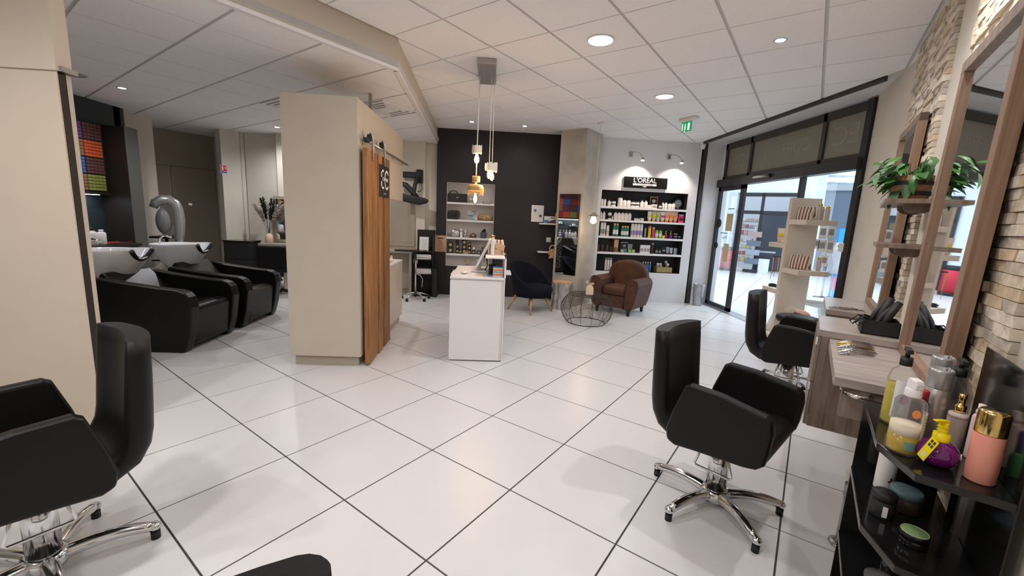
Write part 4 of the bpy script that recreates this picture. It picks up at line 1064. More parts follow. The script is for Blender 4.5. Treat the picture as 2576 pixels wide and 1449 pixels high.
# rows: (fraction along niche, kind, h, r, body, cap, band, pump, words)
rows = [
 (1.742, [(.022, 'square', .155, .026, W_, K_, None, 0, 'white dark-capped bottle'), (.057, 'square', .15, .024, W_, K_, None, 0, 'white dark-capped bottle'), (.108, 'square', .11, .030, W_, W_, None, 0, 'small white bottle'),
   (.158, 'jar', .055, .045, W_, K_, None, 0, 'white black-lidded jar'), (.158, 'jar2', .055, .045, W_, K_, None, 0, 'white black-lidded jar'), (.235, 'square', .20, .046, W_, K_, None, 0, 'large white bottle'), (.285, 'square', .15, .040, W_, K_, None, 0, 'white bottle'), (.333, 'square', .15, .040, W_, K_, None, 0, 'white bottle'),
   (.385, 'jar', .058, .044, W_, K_, None, 0, 'white black-lidded jar'), (.385, 'jar2', .058, .044, W_, K_, None, 0, 'white black-lidded jar'), (.435, 'jar', .058, .044, W_, K_, None, 0, 'white black-lidded jar'), (.435, 'jar2', .058, .044, W_, K_, None, 0, 'white black-lidded jar'),
   (.492, 'square', .14, .035, W_, W_, None, 0, 'white bottle'), (.538, 'square', .14, .035, W_, W_, None, 0, 'white bottle'), (.585, 'jar', .06, .046, W_, W_, None, 0, 'white low jar'),
   (.648, 'card', .22, .075, BRW, K_, None, 0, 'brown picture card'), (.632, 'box', .075, .046, W_, None, BRW, 0, 'small white carton'), (.700, 'box', .09, .035, K_, None, W_, 0, 'small black carton'),
   (.738, 'square', .12, .029, W_, W_, None, 0, 'small white bottle'), (.776, 'square', .125, .029, W_, W_, None, 0, 'small white bottle'), (.822, 'square', .12, .036, W_, K_, None, 0, 'small white bottle'), (.864, 'square', .125, .036, W_, TEA, None, 0, 'small white teal-topped bottle'), (.936, 'disc', .20, .085, K_, GRY, None, 0, 'black round-topped display card')]),
 (1.505, [(.024, 'square', .14, .027, W_, W_, None, 0, 'white bottle'), (.060, 'square', .14, .027, W_, W_, None, 0, 'white bottle'), (.128, 'square', .15, .036, W_, K_, K_, 1, 'white pump bottle'), (.162, 'square', .07, .012, W_, W_, None, 0, 'thin white vial'),
   (.196, 'bottle', .165, .036, W_, K_, None, 1, 'white pump bottle'), (.237, 'bottle', .165, .036, W_, K_, None, 1, 'white pump bottle'), (.277, 'bottle', .165, .036, W_, K_, None, 1, 'white pump bottle'), (.318, 'bottle', .165, .036, W_, K_, None, 1, 'white pump bottle'), (.360, 'bottle', .165, .036, W_, K_, None, 1, 'white pump bottle'),
   (.440, 'jar', .05, .036, W_, PALB, None, 0, 'low white jar'), (.470, 'jar', .045, .034, W_, PALB, None, 0, 'low white jar'), (.512, 'jar', .055, .036, W_, PALB, None, 0, 'low white jar'),
   (.598, 'tube', .185, .036, W_, YEL, YEL, 0, 'yellow-banded white tube'), (.650, 'tube', .19, .036, CRM, PEA, YEL, 0, 'cream tube'), (.700, 'tube', .19, .036, CRM, PEA, LIM, 0, 'cream tube'), (.752, 'tube', .19, .036, W_, ORA, PNK, 0, 'pink-printed tube'), (.803, 'tube', .195, .038, PEA, ORA, ORA, 0, 'orange-printed tube'), (.853, 'tube', .195, .038, PEA, ORA, ORA, 0, 'orange-printed tube'), (.905, 'tube', .195, .038, PEA, ORA, ORA, 0, 'orange-printed tube'), (.962, 'box', .15, .042, PNK, PALB, K_, 0, 'pink carton')]),
 (1.205, [(.045, 'can', .245, .026, W_, W_, GRY, 0, 'tall white spray can'), (.078, 'can', .245, .026, W_, W_, GRY, 0, 'tall white spray can'), (.118, 'can', .195, .026, W_, W_, CRM, 0, 'shorter white spray can'),
   (.195, 'can', .24, .026, GRN, G_, W_, 0, 'green gold-topped can'), (.228, 'can', .24, .026, GRN, G_, W_, 0, 'green gold-topped can'), (.292, 'can', .20, .024, GRN, G_, W_, 0, 'short green gold-topped can'), (.322, 'can', .20, .024, GRN, G_, W_, 0, 'short green gold-topped can'), (.352, 'can', .20, .024, GRN, G_, W_, 0, 'short green gold-topped can'),
   (.408, 'can', .245, .028, W_, W_, PUR, 0, 'white can with purple band'), (.444, 'can', .245, .028, W_, W_, PUR, 0, 'white can with purple band'), (.480, 'can', .245, .028, W_, W_, PUR, 0, 'white can with purple band'), (.516, 'can', .245, .028, W_, W_, PUR, 0, 'white can with purple band'),
   (.565, 'can', .21, .018, GRY, K_, None, 0, 'slim dark grey can'), (.615, 'can', .22, .027, YEL, PNK, None, 0, 'yellow can with red cap'), (.660, 'can', .20, .026, PNK, LIM, None, 0, 'pink can with lime cap'), (.702, 'bottle', .18, .029, LIM, K_, W_, 0, 'lime green bottle'), (.746, 'bottle', .18, .029, LIM, K_, W_, 0, 'lime green bottle'),
   (.778, 'box', .055, .022, YEL, None, None, 0, 'little yellow tag card'), (.812, 'bulb', .135, .036, VIO, YEL, None, 1, 'purple bulb bottle with yellow pump'), (.870, 'bulb', .135, .036, VIO, YEL, None, 1, 'purple bulb bottle with yellow pump'), (.930, 'jar', .05, .036, K_, GRY, None, 0, 'black grey-lidded jar'), (.930, 'jar2', .05, .036, K_, GRY, None, 0, 'black grey-lidded jar'), (.978, 'jar', .055, .034, K_, GRY, None, 0, 'black grey-lidded jar')]),
 (.912, [(.022, 'bottle', .165, .030, DKB, K_, None, 0, 'dark brown bottle'), (.073, 'bottle', .165, .030, DKB, K_, None, 0, 'dark brown bottle'), (.127, 'bottle', .165, .030, DKB, K_, None, 0, 'dark brown bottle'), (.172, 'bottle', .12, .022, DKB, K_, None, 0, 'smaller dark brown bottle'), (.202, 'bottle', .12, .022, DKB, K_, None, 0, 'smaller dark brown bottle'),
   (.248, 'card', .24, .045, BRW, PEA, None, 0, 'tall brown picture carton'), (.292, 'can', .17, .024, K_, K_, None, 0, 'black can'), (.345, 'card', .19, .068, LBL, K_, None, 0, 'blue picture card'), (.415, 'card', .17, .055, K_, GRY, None, 0, 'dark portrait card'), (.302, 'disc', .055, .030, GRY, LIM, None, 0, 'round green-labelled tin'), (.392, 'disc', .065, .034, GRY, LIM, None, 0, 'round green-labelled tin'), (.437, 'disc', .065, .034, GRY, LIM, None, 0, 'round green-labelled tin'),
   (.535, 'box', .155, .030, W_, None, GRY, 0, 'white carton'), (.573, 'box', .155, .030, W_, None, GRY, 0, 'white carton'), (.611, 'box', .155, .030, W_, None, GRY, 0, 'white carton'),
   (.668, 'can', .20, .022, DKB, GRY, None, 0, 'tall brown spray bottle'), (.722, 'bottle', .13, .024, K_, K_, GRY, 1, 'black pump bottle'), (.762, 'bottle', .125, .024, K_, K_, GRY, 1, 'black pump bottle'), (.802, 'tube', .13, .030, K_, K_, GRY, 0, 'black tube'), (.853, 'tube', .135, .030, LBL, K_, None, 0, 'blue tube'), (.898, 'tube', .125, .028, CRM, K_, None, 0, 'beige tube'), (.936, 'box', .125, .024, LBL, None, None, 0, 'pale blue carton'), (.972, 'can', .11, .018, DKB, K_, None, 0, 'small brown bottle')]),
 (.564, [(.128, 'can', .235, .020, W_, GRY, None, 0, 'tall white spray can'), (.158, 'can', .235, .020, W_, GRY, None, 0, 'tall white spray can'), (.188, 'can', .235, .020, W_, GRY, None, 0, 'tall white spray can'), (.480, 'bottle', .14, .026, K_, W_, None, 0, 'black bottle with white cap'),
   (.578, 'bottle', .19, .021, BLU, W_, None, 0, 'blue bottle with white spray top'), (.606, 'bottle', .19, .021, BLU, W_, None, 0, 'blue bottle with white spray top'), (.634, 'bottle', .19, .021, BLU, W_, None, 0, 'blue bottle with white spray top'), (.662, 'bottle', .19, .021, BLU, W_, None, 0, 'blue bottle with white spray top')]),
]
for si, (z, items) in enumerate(rows):
    items = sorted(items, key=lambda t: t[0])
    for k, (fr_, kind, h, r, bd, cp, bnd, pmp, words) in enumerate(items):
        y = NY0 - NYW * fr_; z0 = z; x = BX + .075; grp = 'goods on the %s shelf of the product niche' % SHN[si]
        if kind == 'jar2': kind = 'jar'; z0 += h + .0005; words += ' stacked on another'
        lab = '%s, %s from the left on the %s product shelf' % (words, ORD[k], SHN[si])
        nm = words.split(' ')[-1] if words.split(' ')[-1] in ('bottle', 'jar', 'tube', 'can', 'carton', 'card', 'tin', 'vial') else 'bottle'
        nm = {'bottle': 'product_bottle', 'jar': 'product_jar', 'tube': 'product_tube', 'can': 'spray_can', 'carton': 'product_carton', 'card': 'display_card', 'tin': 'product_tin', 'vial': 'product_vial'}[nm]
        catg = {'product_bottle': 'bottle', 'product_jar': 'jar', 'product_tube': 'tube', 'spray_can': 'can', 'product_carton': 'box', 'display_card': 'card', 'product_tin': 'tin', 'product_vial': 'bottle'}[nm]
        if kind == 'card':
            t = thing(nm, lab, catg, (BX + .17, y, z0), facing(180), grp)
            MB().box(-r, r, -.006, .006, 0, h).obj('board', bd, t); MB().box(-r * .8, r * .8, -.008, -.0055, h * .35, h * .92).obj('picture', cp, t)
            MB().lathe([(r * .45, -.001), (r * .45, .001)], 18, mtx=Matrix.Translation((0, -.009, h * .62)) @ Matrix.Rotation(PI / 2, 4, 'X')).obj('round_motif', CRM if bd is BRW else GRY, t)
            continue
        if kind == 'disc':
            t = thing(nm, lab, catg, (BX + (.06 if r < .05 else .16), y, z0), facing(180), grp)
            MB().lathe([(r, -.009), (r, .009)], 24, mtx=Matrix.Translation((0, 0, max(h - r, r))) @ Matrix.Rotation(PI / 2, 4, 'X')).obj('face', bd, t)
            MB().lathe([(r * .8, -.001), (r * .8, .001)], 24, mtx=Matrix.Translation((0, -.0105, max(h - r, r))) @ Matrix.Rotation(PI / 2, 4, 'X')).obj('round_label', cp, t)
            if r > .05:
                MB().box(-r * .7, r * .7, -.009, .009, 0, h - r).obj('foot', bd, t)
                MB().box(-.045, .045, -.013, -.0115, h - r, h - r + .012).obj('print_line', W_, t); MB().box(-.02, .02, -.011, -.009, .03, .04).obj('print_line', W_, t)
            continue
        goods(nm, lab, catg, (BX + (.09 if kind != 'box' else .06), y, z0), facing(180), kind, h, r, bd, cp, bnd, pmp, grp, n=12)
# wicker basket of sample bottles on the bottom shelf
bk = thing('sample_basket', 'gold wicker basket on the bottom shelf of the product niche', 'basket', (BX + .10, NY0 - NYW * .823, .564), facing(180))
M_goldw = mat('gold_wicker', (.35, .26, .10), .5, metal=.3, bump=.6, bscale=80)
b_ = MB().box(-.155, .155, -.075, .075, 0, .008); b_.box(-.155, .155, -.075, -.068, 0, .105); b_.box(-.155, .155, .068, .075, 0, .105); b_.box(-.155, -.148, -.075, .075, 0, .105); b_.box(.148, .155, -.075, .075, 0, .105)
b_.obj('wicker_walls', M_goldw, bk)
for k, (x, col, L, ang) in enumerate(((-.115, GRY, .14, 20), (-.03, CRM, .14, -30), (.04, BRW, .15, 40), (.11, GRY, .19, -35))):
    bt = goods('sample_bottle', ['grey sample bottle at the left of the gold basket', 'cream sample bottle in the middle of the gold basket', 'brown sample bottle leaning in the gold basket', 'long grey hairbrush bottle leaning out of the gold basket on the right'][k], 'bottle', (BX + .10, NY0 - NYW * .823 - x, .60), facing(180), 'can', L, .026, col, W_, None, 0, 'bottles in the gold basket', 12)
    bt.rotation_euler = (0.2, R(ang), facing(180)) if False else (R(ang * .6), 0, facing(180) + R(15 * k))

# ---- black wall niche
QY0, QW = .612, .847
def q(fr_): return QY0 - QW * fr_
XB = BX + .11
nb = thing('vanity_bag', 'dark brown vanity case with handle on the top niche shelf', 'bag', (XB, q(.215), 1.682), facing(180))
M_bagb = mat('dark_brown_bag', (.030, .020, .016), .6)
MB().box(-.17, .17, -.075, .075, .001, .155).obj('body', M_bagb, nb, bevel=.012)
MB().tube([(-.14, 0, .155), (-.13, 0, .195), (-.07, 0, .205), (-.02, 0, .19), (0, 0, .16)], .008, 8).obj('handle', M_bagb, nb)
text('edi', .035, mat('pink_print', (.75, .55, .52), .6), nb, (0, -.077, .085), name='logo_lettering')
sg_ = thing('sunglasses', 'dark pair of glasses lying on the top niche shelf at the right', 'glasses', (XB - .03, q(.83), 1.682), facing(180))
for s in (-1, 1): MB().lathe([(.03, .0), (.032, .006), (.03, .012)], 18, (s * .036, -.02, 0)).obj('lens', M_blackgloss, sg_)
MB().tube([(-.065, -.02, .01), (-.07, .05, .03), (-.05, .09, .045)], .004, 6).tube([(.065, -.02, .01), (.075, .05, .03), (.10, .08, .02)], .004, 6).tube([(-.01, -.02, .012), (.01, -.02, .012)], .004, 6).obj('temples', M_blackmat, sg_)
goods('glass_tumbler', 'small clear tumbler beside the vanity case on the top niche shelf', 'glass', (XB - .02, q(.49), 1.682), 0, 'jar', .08, .03, cm((.35, .28, .20)), W_, None, 0)
fh = thing('fur_hat', 'dark brown fur hat on the second niche shelf', 'hat', (XB, q(.145), 1.379), facing(180))
M_fur = mat('brown_fur', (.028, .018, .014), .95, bump=1.0, bscale=220, sheen=.3)
MB().ell((0, 0, .083), .112, .09, .083, 22, 14, .6).obj('crown', M_fur, fh)
hr = MB(); rnd = random.Random(8)
for k in range(500):
    a = rnd.uniform(0, 2 * PI); p = rnd.uniform(-.3, PI / 2); x, y, z = .112 * math.cos(p) ** .6 * math.cos(a) if math.cos(p) > 0 else 0, .09 * math.cos(p) ** .6 * math.sin(a) if math.cos(p) > 0 else 0, .083 + .083 * math.copysign(abs(math.sin(p)) ** .6, math.sin(p))
    hr.tube([(x * .97, y * .97, z), (x * 1.06, y * 1.06, z + .004)], [.0018, .0004], 3, cap=False)
ho = hr.obj('fur_strands', M_fur, fh); ho['kind'] = 'stuff'
tr = thing('scarf_stand', 'little card stand with turquoise and pink ribbons on the second niche shelf', 'stand', (XB, q(.56), 1.379), facing(180))
MB().box(-.10, .06, -.003, .003, .10, .155).obj('card', M_paper, tr); MB().box(-.03, .06, -.012, .012, .150, .160).obj('rail', M_blackmat, tr); MB().cyl((0, 0), .004, 0, .155, 8).obj('post', M_blackmat, tr)
MB().box(-.09, -.02, -.0045, -.003, .135, .142).box(-.085, -.025, -.0045, -.003, .118, .124).obj('print_line', M_ink, tr)
def drape(col, x0, name):
    def f(u, v_): return (x0 + .018 * math.sin(6 * v_) + .035 * (u - .5) * (1 + v_), -.015 - .05 * v_ ** 2 + .006 * math.sin(9 * u), .155 - .15 * v_)
    g_ = MB().grid(f, 6, 8); o = g_.obj(name, col, tr); s_ = o.modifiers.new('s', 'SOLIDIFY'); s_.thickness = .004
drape(cm((.16, .50, .45)), .012, 'turquoise_ribbon'); drape(cm((.75, .42, .45)), .055, 'pink_ribbon')
ls_ = thing('leopard_turban', 'leopard print turban cap on the second niche shelf', 'cap', (XB, q(.82), 1.379), facing(180))
M_leo = spots('leopard_print', (.05, .025, .012), (.50, .33, .16), 45, .36)
MB().ell((0, 0, .055), .135, .08, .055, 22, 12, .8).obj('cap', M_leo, ls_); MB().ell((-.06, -.03, .08), .06, .05, .035, 14, 8).obj('knot', M_leo, ls_)
gp = thing('gift_pack', 'clear wrapped silver gift pack with white ribbon on the third niche shelf', 'gift', (XB, q(.16), 1.061), facing(180))
M_foil = mat('silver_foil', (.55, .55, .56), .25, metal=.8, bump=.8, bscale=40)
MB().ell((.02, 0, .07), .085, .055, .07, 18, 12, .7).obj('bag', M_foil, gp)
for a in (30, 80, 130): MB().tube([(-.075, -.03, .06), (-.075 + .05 * math.cos(R(a)), -.05, .06 + .05 * math.sin(R(a))), (-.075, -.03, .065)], .004, 6).obj('ribbon_loop', M_whitep, gp)
wb_ = thing('white_slim_box', 'slim upright white box beside the gift pack', 'box', (XB, q(.315), 1.061), facing(180)); MB().box(-.018, .018, -.05, .05, 0, .155).obj('carton', M_paper, wb_); MB().box(-.0185, .0185, -.051, .051, .10, .12).obj('band', GRY, wb_)
fp = thing('foil_pouch', 'small crinkled clear pouch behind the slim white box', 'pouch', (XB + .02, q(.39), 1.061), facing(180)); MB().ell((0, 0, .07), .032, .02, .07, 12, 10, .7).obj('pouch', M_foil, fp); MB().box(-.03, .03, -.004, .004, .13, .15).obj('crimp', M_foil, fp)
cp_ = thing('coin_purse', 'small rounded brown purse with strap on the third niche shelf', 'purse', (XB - .02, q(.57), 1.061), facing(180))
M_purse = mat('brown_purse', (.10, .040, .030), .55)
pa = [(-.066 + .0 * k, 0) for k in range(1)] + [(.066 * math.cos(R(d)), .012 + .072 * math.sin(R(d))) for d in range(0, 181, 15)]
MB().prism([(-.062, 0), (.062, 0)] + [(.066 * math.cos(R(d)), .018 + .066 * math.sin(R(d))) for d in range(0, 181, 15)], -.025, .025, 'y').obj('body', M_purse, cp_, bevel=.008, fix=True)
MB().tube([(-.06, -.02, .03), (-.09, -.025, .035), (-.10, -.03, .015), (-.085, -.03, .004), (-.062, -.025, .01)], .004, 6).obj('strap', M_purse, cp_); MB().box(-.026, .026, -.0275, -.025, .036, .056).obj('patch', CRM, cp_)
tv = thing('scrunchie_tin', 'glass tin of black scrunchies on the third niche shelf at the right', 'tin', (XB - .02, q(.795), 1.061), facing(180))
MB().lathe([(.055, 0), (.058, .01), (.058, .105), (.054, .108)], 20).obj('pot', spots('grey_scale_print', (.28, .28, .30), (.07, .07, .08), 60, .3), tv); MB().ell((.0, 0, .125), .04, .035, .022, 12, 8).obj('scrunchie', M_blackmat, tv); MB().ell((.012, 0, .15), .028, .028, .018, 12, 8).obj('scrunchie', M_blackmat, tv)
# black boxed watches or soaps with gold discs on the fourth shelf
M_disc = mat('gold_disc', (.55, .40, .20), .4, metal=.4)
k = 0; fourth = [(.035, 0, .095, .105), (.035 + .0, .105, .095, .10), (.19, .0, .062, .085), (.19, .085, .062, .08), (.255, 0, .06, .075), (.335, .0, .085, .085), (.335, .085, .085, .075), (.335, .16, .085, .10), (.445, 0, .062, .07), (.445, .07, .062, .075), (.445, .145, .05, .06), (.54, 0, .062, .072), (.65, 0, .078, .068), (.76, 0, .085, .055), (.755, .055, .072, .075)]
hts = ['bottom', 'upper']
for k, (fx, z, w_, h_) in enumerate(fourth):
    stack = sum(1 for t in fourth if abs(t[0] - fx) < .01); pos = 'single' if stack == 1 else ('bottom' if z == 0 else ('topmost' if all(t[1] <= z for t in fourth if abs(t[0] - fx) < .01) else 'middle'))
    cols = sorted(set(t[0] for t in fourth if True)); colsu = []
    for c0 in cols:
        if not colsu or c0 - colsu[-1] > .012: colsu.append(c0)
    ci = min(range(len(colsu)), key=lambda i: abs(colsu[i] - fx))
    t = thing('gift_tin_box', '%s black box with gold disc, %s stack from the left on the fourth niche shelf' % (pos, ORD[ci]), 'box', (XB - .04, q(fx + .055), .765 + z), facing(180), 'black boxes with gold discs')
    MB().box(-w_ / 2, w_ / 2, -.03, .03, 0.0005, h_ - .0005).obj('box', M_blackmat, t, bevel=.002)
    MB().lathe([(min(w_, h_) * .30, -.001), (min(w_, h_) * .30, .001)], 18, mtx=Matrix.Translation((0, -.031, h_ * .5)) @ Matrix.Rotation(PI / 2, 4, 'X')).obj('gold_disc', M_disc, t)
gc = thing('gift_can', 'dark brown cylinder tin standing on the fourth shelf boxes', 'tin', (XB - .04, q(.19 + .045), .765 + .166), 0); MB().lathe([(.028, 0), (.03, .004), (.03, .07), (.028, .074)], 18).obj('can', DKB, gc); MB().lathe([(.031, .055), (.031, .078), (.025, .08)], 18).obj('lid', DKB, gc)
sc_ = thing('small_mirror', 'little round compact mirror standing on the fourth niche shelf boxes', 'mirror', (XB - .045, q(.54 + .055), .765 + .0725), facing(180)); MB().lathe([(.032, -.004), (.032, .004)], 20, mtx=Matrix.Translation((0, 0, .032)) @ Matrix.Rotation(PI / 2, 4, 'X')).obj('case', M_blackmat, sc_); MB().lathe([(.026, -.001), (.026, .001)], 20, mtx=Matrix.Translation((0, -.005, .032)) @ Matrix.Rotation(PI / 2, 4, 'X')).obj('glass', M_paper, sc_)
pc = thing('price_card', 'small tan card standing before the black boxes on the fourth shelf', 'card', (XB - .085, q(.42), .765), facing(180)); MB().box(-.045, .045, -.002, .002, 0, .05).obj('card', M_kraft, pc); MB().box(-.03, .03, -.0035, -.0015, .022, .028).obj('text_line', M_ink, pc)
sf = thing('starfish', 'dried beige starfish leaning in the bottom of the niche', 'starfish', (XB - .03, q(.47), .548), facing(180))
stp = []
for k in range(10):
    a = R(90 + 36 * k); rr = .085 if k % 2 == 0 else .028; stp.append((rr * math.cos(a), .072 + rr * math.sin(a)))
MB().prism(stp, -.012, .012, 'y').obj('arms', mat('starfish_tan', (.56, .42, .25), .9, bump=.8, bscale=120), sf, bevel=.008, fix=True); MB().ell((0, -.012, .072), .022, .01, .022, 10, 8).obj('disc', mat('starfish_tan', (.56, .42, .25), .9), sf)

# ---- desk top
M_scr = mat('white_device', (.72, .71, .71), .35)
pm = thing('checkout_screen', 'white slanted checkout screen on the desk seen from its side', 'monitor', (2.95, -.055, .860), 0)
mt = Matrix.Translation((0, 0, .05)) @ Matrix.Rotation(R(26), 4, 'X')
MB().box(-.15, .19, -.022, .008, .02, .34, mtx=mt).obj('case', M_scr, pm, bevel=.006)
MB().box(-.135, .175, .007, .011, .035, .325, mtx=mt).obj('screen', M_blackgloss, pm)
MB().box(-.10, .12, -.12, .06, 0, .018).obj('foot', M_scr, pm, bevel=.005); MB().box(-.03, .06, -.06, -.01, .015, .12).obj('stem', M_scr, pm)
for k in range(5):
    x = -.08 + .03 * k
    MB().tube([(x, -.07, .20), (x - .02, -.12, .13 + .01 * k), (x + .02, -.13, .06), (x, -.10, .012)], .003, 6).obj('cable', M_blackrub, pm)
kb = thing('keyboard', 'white keyboard lying on the desk', 'keyboard', (2.92, .035, .859), 0)
MB().box(-.19, .19, -.045, .06, 0, .012).obj('case', M_scr, kb, bevel=.004)
kk = MB()
for i in range(14):
    for j in range(4): kk.box(-.175 + .025 * i, -.154 + .025 * i, -.035 + .022 * j, -.016 + .022 * j, .012, .016)
ko = kk.obj('keys', M_whitep, kb); ko['kind'] = 'stuff'
ms = thing('mouse', 'white computer mouse at the front of the desk', 'mouse', (2.70, .045, .859), 0); MB().ell((0, 0, .0165), .05, .03, .016, 16, 8).obj('shell', M_whitep, ms); MB().box(-.02, .03, -.002, .002, .027, .034).obj('wheel', GRY, ms)
sbx = thing('striped_box', 'small cube box with blue, orange and white stripes at the desk corner', 'box', (2.60, -.295, .859), 0)
for k, c in enumerate(((.62, .72, .72), (.70, .66, .60), (.72, .12, .06), (.80, .45, .12), (.68, .66, .62), (.08, .25, .42), (.60, .70, .70), (.72, .12, .06), (.80, .45, .12), (.70, .68, .64), (.08, .25, .42))):
    MB().box(-.045, .045, -.05, .05, .009 * k, .009 * (k + 1)).obj('stripe', cm(c), sbx)
pp = thing('pen_pot', 'black pen pot full of pens on the desk under the raised shelf', 'pot', (2.80, -.235, .859), 0)
MB().lathe([(.036, 0), (.036, .10), (.032, .10), (.032, .004), (0, .004)], 20).obj('pot', M_blackmat, pp)
for k, c in enumerate(((.05, .12, .35), (.5, .35, .15), (.35, .35, .36), (.02, .02, .02), (.10, .25, .55))):
    a = k * 1.3; MB().tube([(.012 * math.cos(a), .012 * math.sin(a), .006), (.03 * math.cos(a), .03 * math.sin(a), .15 + .01 * (k % 3))], .004, 6).obj('pen', cm(c), pp)
fo = thing('leaflet', 'blue and white leaflets lying on the desk by the striped box', 'leaflet', (2.66, -.20, .8585), R(8)); MB().box(-.10, .10, -.06, .06, 0, .002).obj('sheet', cm((.55, .48, .45)), fo); MB().box(-.06, .07, -.07, .01, .002, .004).obj('sheet', cm((.08, .25, .50)), fo)
M_str = stripes('striped_canvas', (.66, .58, .48), (.20, .085, .055), 9, 0, .9, 1.2)
def pouch(name, label, loc, rz, w_, h_, d_, group=None, bottle=False):
    t = thing(name, label, 'pouch', loc, rz, group)
    def f(u, v_):
        a = 2 * PI * u; k = 1 - .75 * max(0, (v_ - .35) / .65) ** 1.5
        rx = w_ / 2 * (1 - .10 * v_); ry = max(.006, d_ / 2 * k)
        return (rx * math.copysign(abs(math.cos(a)) ** .6, math.cos(a)), ry * math.copysign(abs(math.sin(a)) ** .6, math.sin(a)), h_ * v_ + .006 * math.sin(3 * a) * v_)
    m_ = MB().grid(f, 28, 10); m_.f.append(tuple(i * 11 for i in range(28))); m_.sm.append(False); m_.f.append(tuple(i * 11 + 10 for i in range(28))[::-1]); m_.sm.append(False)
    m_.obj('canvas_body', M_str, t, fix=True)
    M_rope = mat('rope', (.58, .46, .32), .9)
    MB().tube([(w_ * .42, -.01, h_ * .9), (w_ * .48, -.04, h_ * .5), (w_ * .44, -.06, .02), (w_ * .52, -.07, .006)], .006, 8).obj('drawstring', M_rope, t)
    MB().ell((w_ * .50, -.07, .010), .022, .015, .010, 10, 6).obj('tassel', M_rope, t)
    return t
pouch('striped_pouch', 'brown striped canvas pouch on the raised shelf of the desk', (2.86, -.262, 1.061), facing(178), .19, .15, .11, 'striped canvas pouches')
tg = thing('kraft_tag_box', 'kraft gift card propped before the striped pouch on the desk', 'card', (2.78, -.28, 1.061), facing(178)); MB().box(-.05, .05, -.003, .003, .06, .12, mtx=Matrix.Rotation(R(18), 4, 'Y') @ Matrix.Rotation(R(-10), 4, 'X')).obj('card', M_kraft, tg); MB().box(-.04, .04, -.003, .003, 0, .06).obj('lower_card', M_kraft, tg)
goods('desk_bottle', 'white bottle with gold cap standing before the striped pouch on the desk', 'bottle', (2.755, -.232, 1.061), facing(180), 'can', .205, .021, cm((.72, .68, .64)), M_gold, None, 0)
# hatch ledge goods
for k, (x, c, h, lab) in enumerate(((3.42, CRM, .17, 'cream bottle on the partition hatch ledge'), (3.50, DKB, .14, 'dark box-like bottle on the partition hatch ledge'), (3.60, G_, .12, 'amber bottle on the partition hatch ledge'), (3.69, PEA, .10, 'small peach bottle on the partition hatch ledge'))):
    goods('ledge_bottle', lab, 'bottle', (x, 1.04, .8385), 0, 'bottle' if k != 1 else 'can', h, .026, c, K_, W_ if k else None, 0, 'bottles on the hatch ledge')
# ================================================================== STYLING STATIONS ON THE RIGHT WALL (tile frame)
YW = WR + .037                         # face of the cladding
cn = thing_t('drawer_console', 'grey-brown wooden drawer console between the two styling stations', 'cabinet', 1.65, YW)
MB().box(0, .018, .003, .365, .39, .90).obj('side_panel', M_greywood, cn, bevel=.001); MB().box(.462, .48, .003, .365, .39, .90).obj('side_panel', M_greywood, cn, bevel=.001)
MB().box(.018, .462, .003, .36, .39, .408).obj('bottom_panel', M_greywood, cn)
MB().box(0, .483, .003, .378, .90, .934).obj('top_panel', M_greywoodtop, cn, bevel=.001)
for z0, z1 in ((.395, .64), (.646, .896)):
    d = MB().box(.003, .477, .366, .382, z0, z1).obj('drawer_front', M_greywood, cn, bevel=.001)
    MB().box(-.0005, .02, .378, .386, z1 - .045, z1 - .008).obj('white_tape', M_paper, d)
M_vertgw = M_greywood
def station(x0, label, mlabel, zt=.895):
    s = thing_t('styling_shelf', label, 'shelf', x0, YW)
    MB().box(0, .72, .003, .33, zt - .034, zt).obj('top', M_greywoodtop, s, bevel=.001)
    MB().box(.02, .06, .003, .30, zt - .16, zt - .034).obj('bracket', M_greywood, s); MB().box(.66, .70, .003, .30, zt - .16, zt - .034).obj('bracket', M_greywood, s)
    MB().box(.002, .718, .31, .332, zt - .036, zt - .030).obj('edge_band', M_greywood, s)
    m = thing_t('framed_mirror', mlabel, 'mirror', x0 - .04, -1.597, zt + .001); m.rotation_euler.x = R(.9)
    h = 2.20 - zt; w_ = .76; jw = .058; dp = .048
    tilt = R(1.0)
    mt = Matrix.Rotation(0, 4, 'X')
    MB().box(0, jw, .004, dp, 0, h).obj('frame_stile', M_framewood, m, bevel=.002); MB().box(w_ - jw, w_, .004, dp, 0, h).obj('frame_stile', M_framewood, m, bevel=.002)
    MB().box(jw, w_ - jw, .004, dp, 0, .04).obj('frame_rail', M_framewood, m, bevel=.002); MB().box(0, w_, .004, dp + .001, h - .05, h + .001).obj('frame_rail', M_greywood, m, bevel=.002)
    MB().box(jw, w_ - jw, .006, .026, .04, h - .05).obj('backing', M_blackmat, m); MB().box(jw, w_ - jw, .026, .031, .04, h - .05).obj('glass', M_mirror, m)
    return s
station(.925, 'wooden styling shelf with hair clips beside the product trolley', 'tall wooden framed mirror on the nearer styling shelf')
station(2.60, 'wooden styling shelf at the far end of the right wall', 'tall wooden framed mirror on the far styling shelf behind the plant', .91)
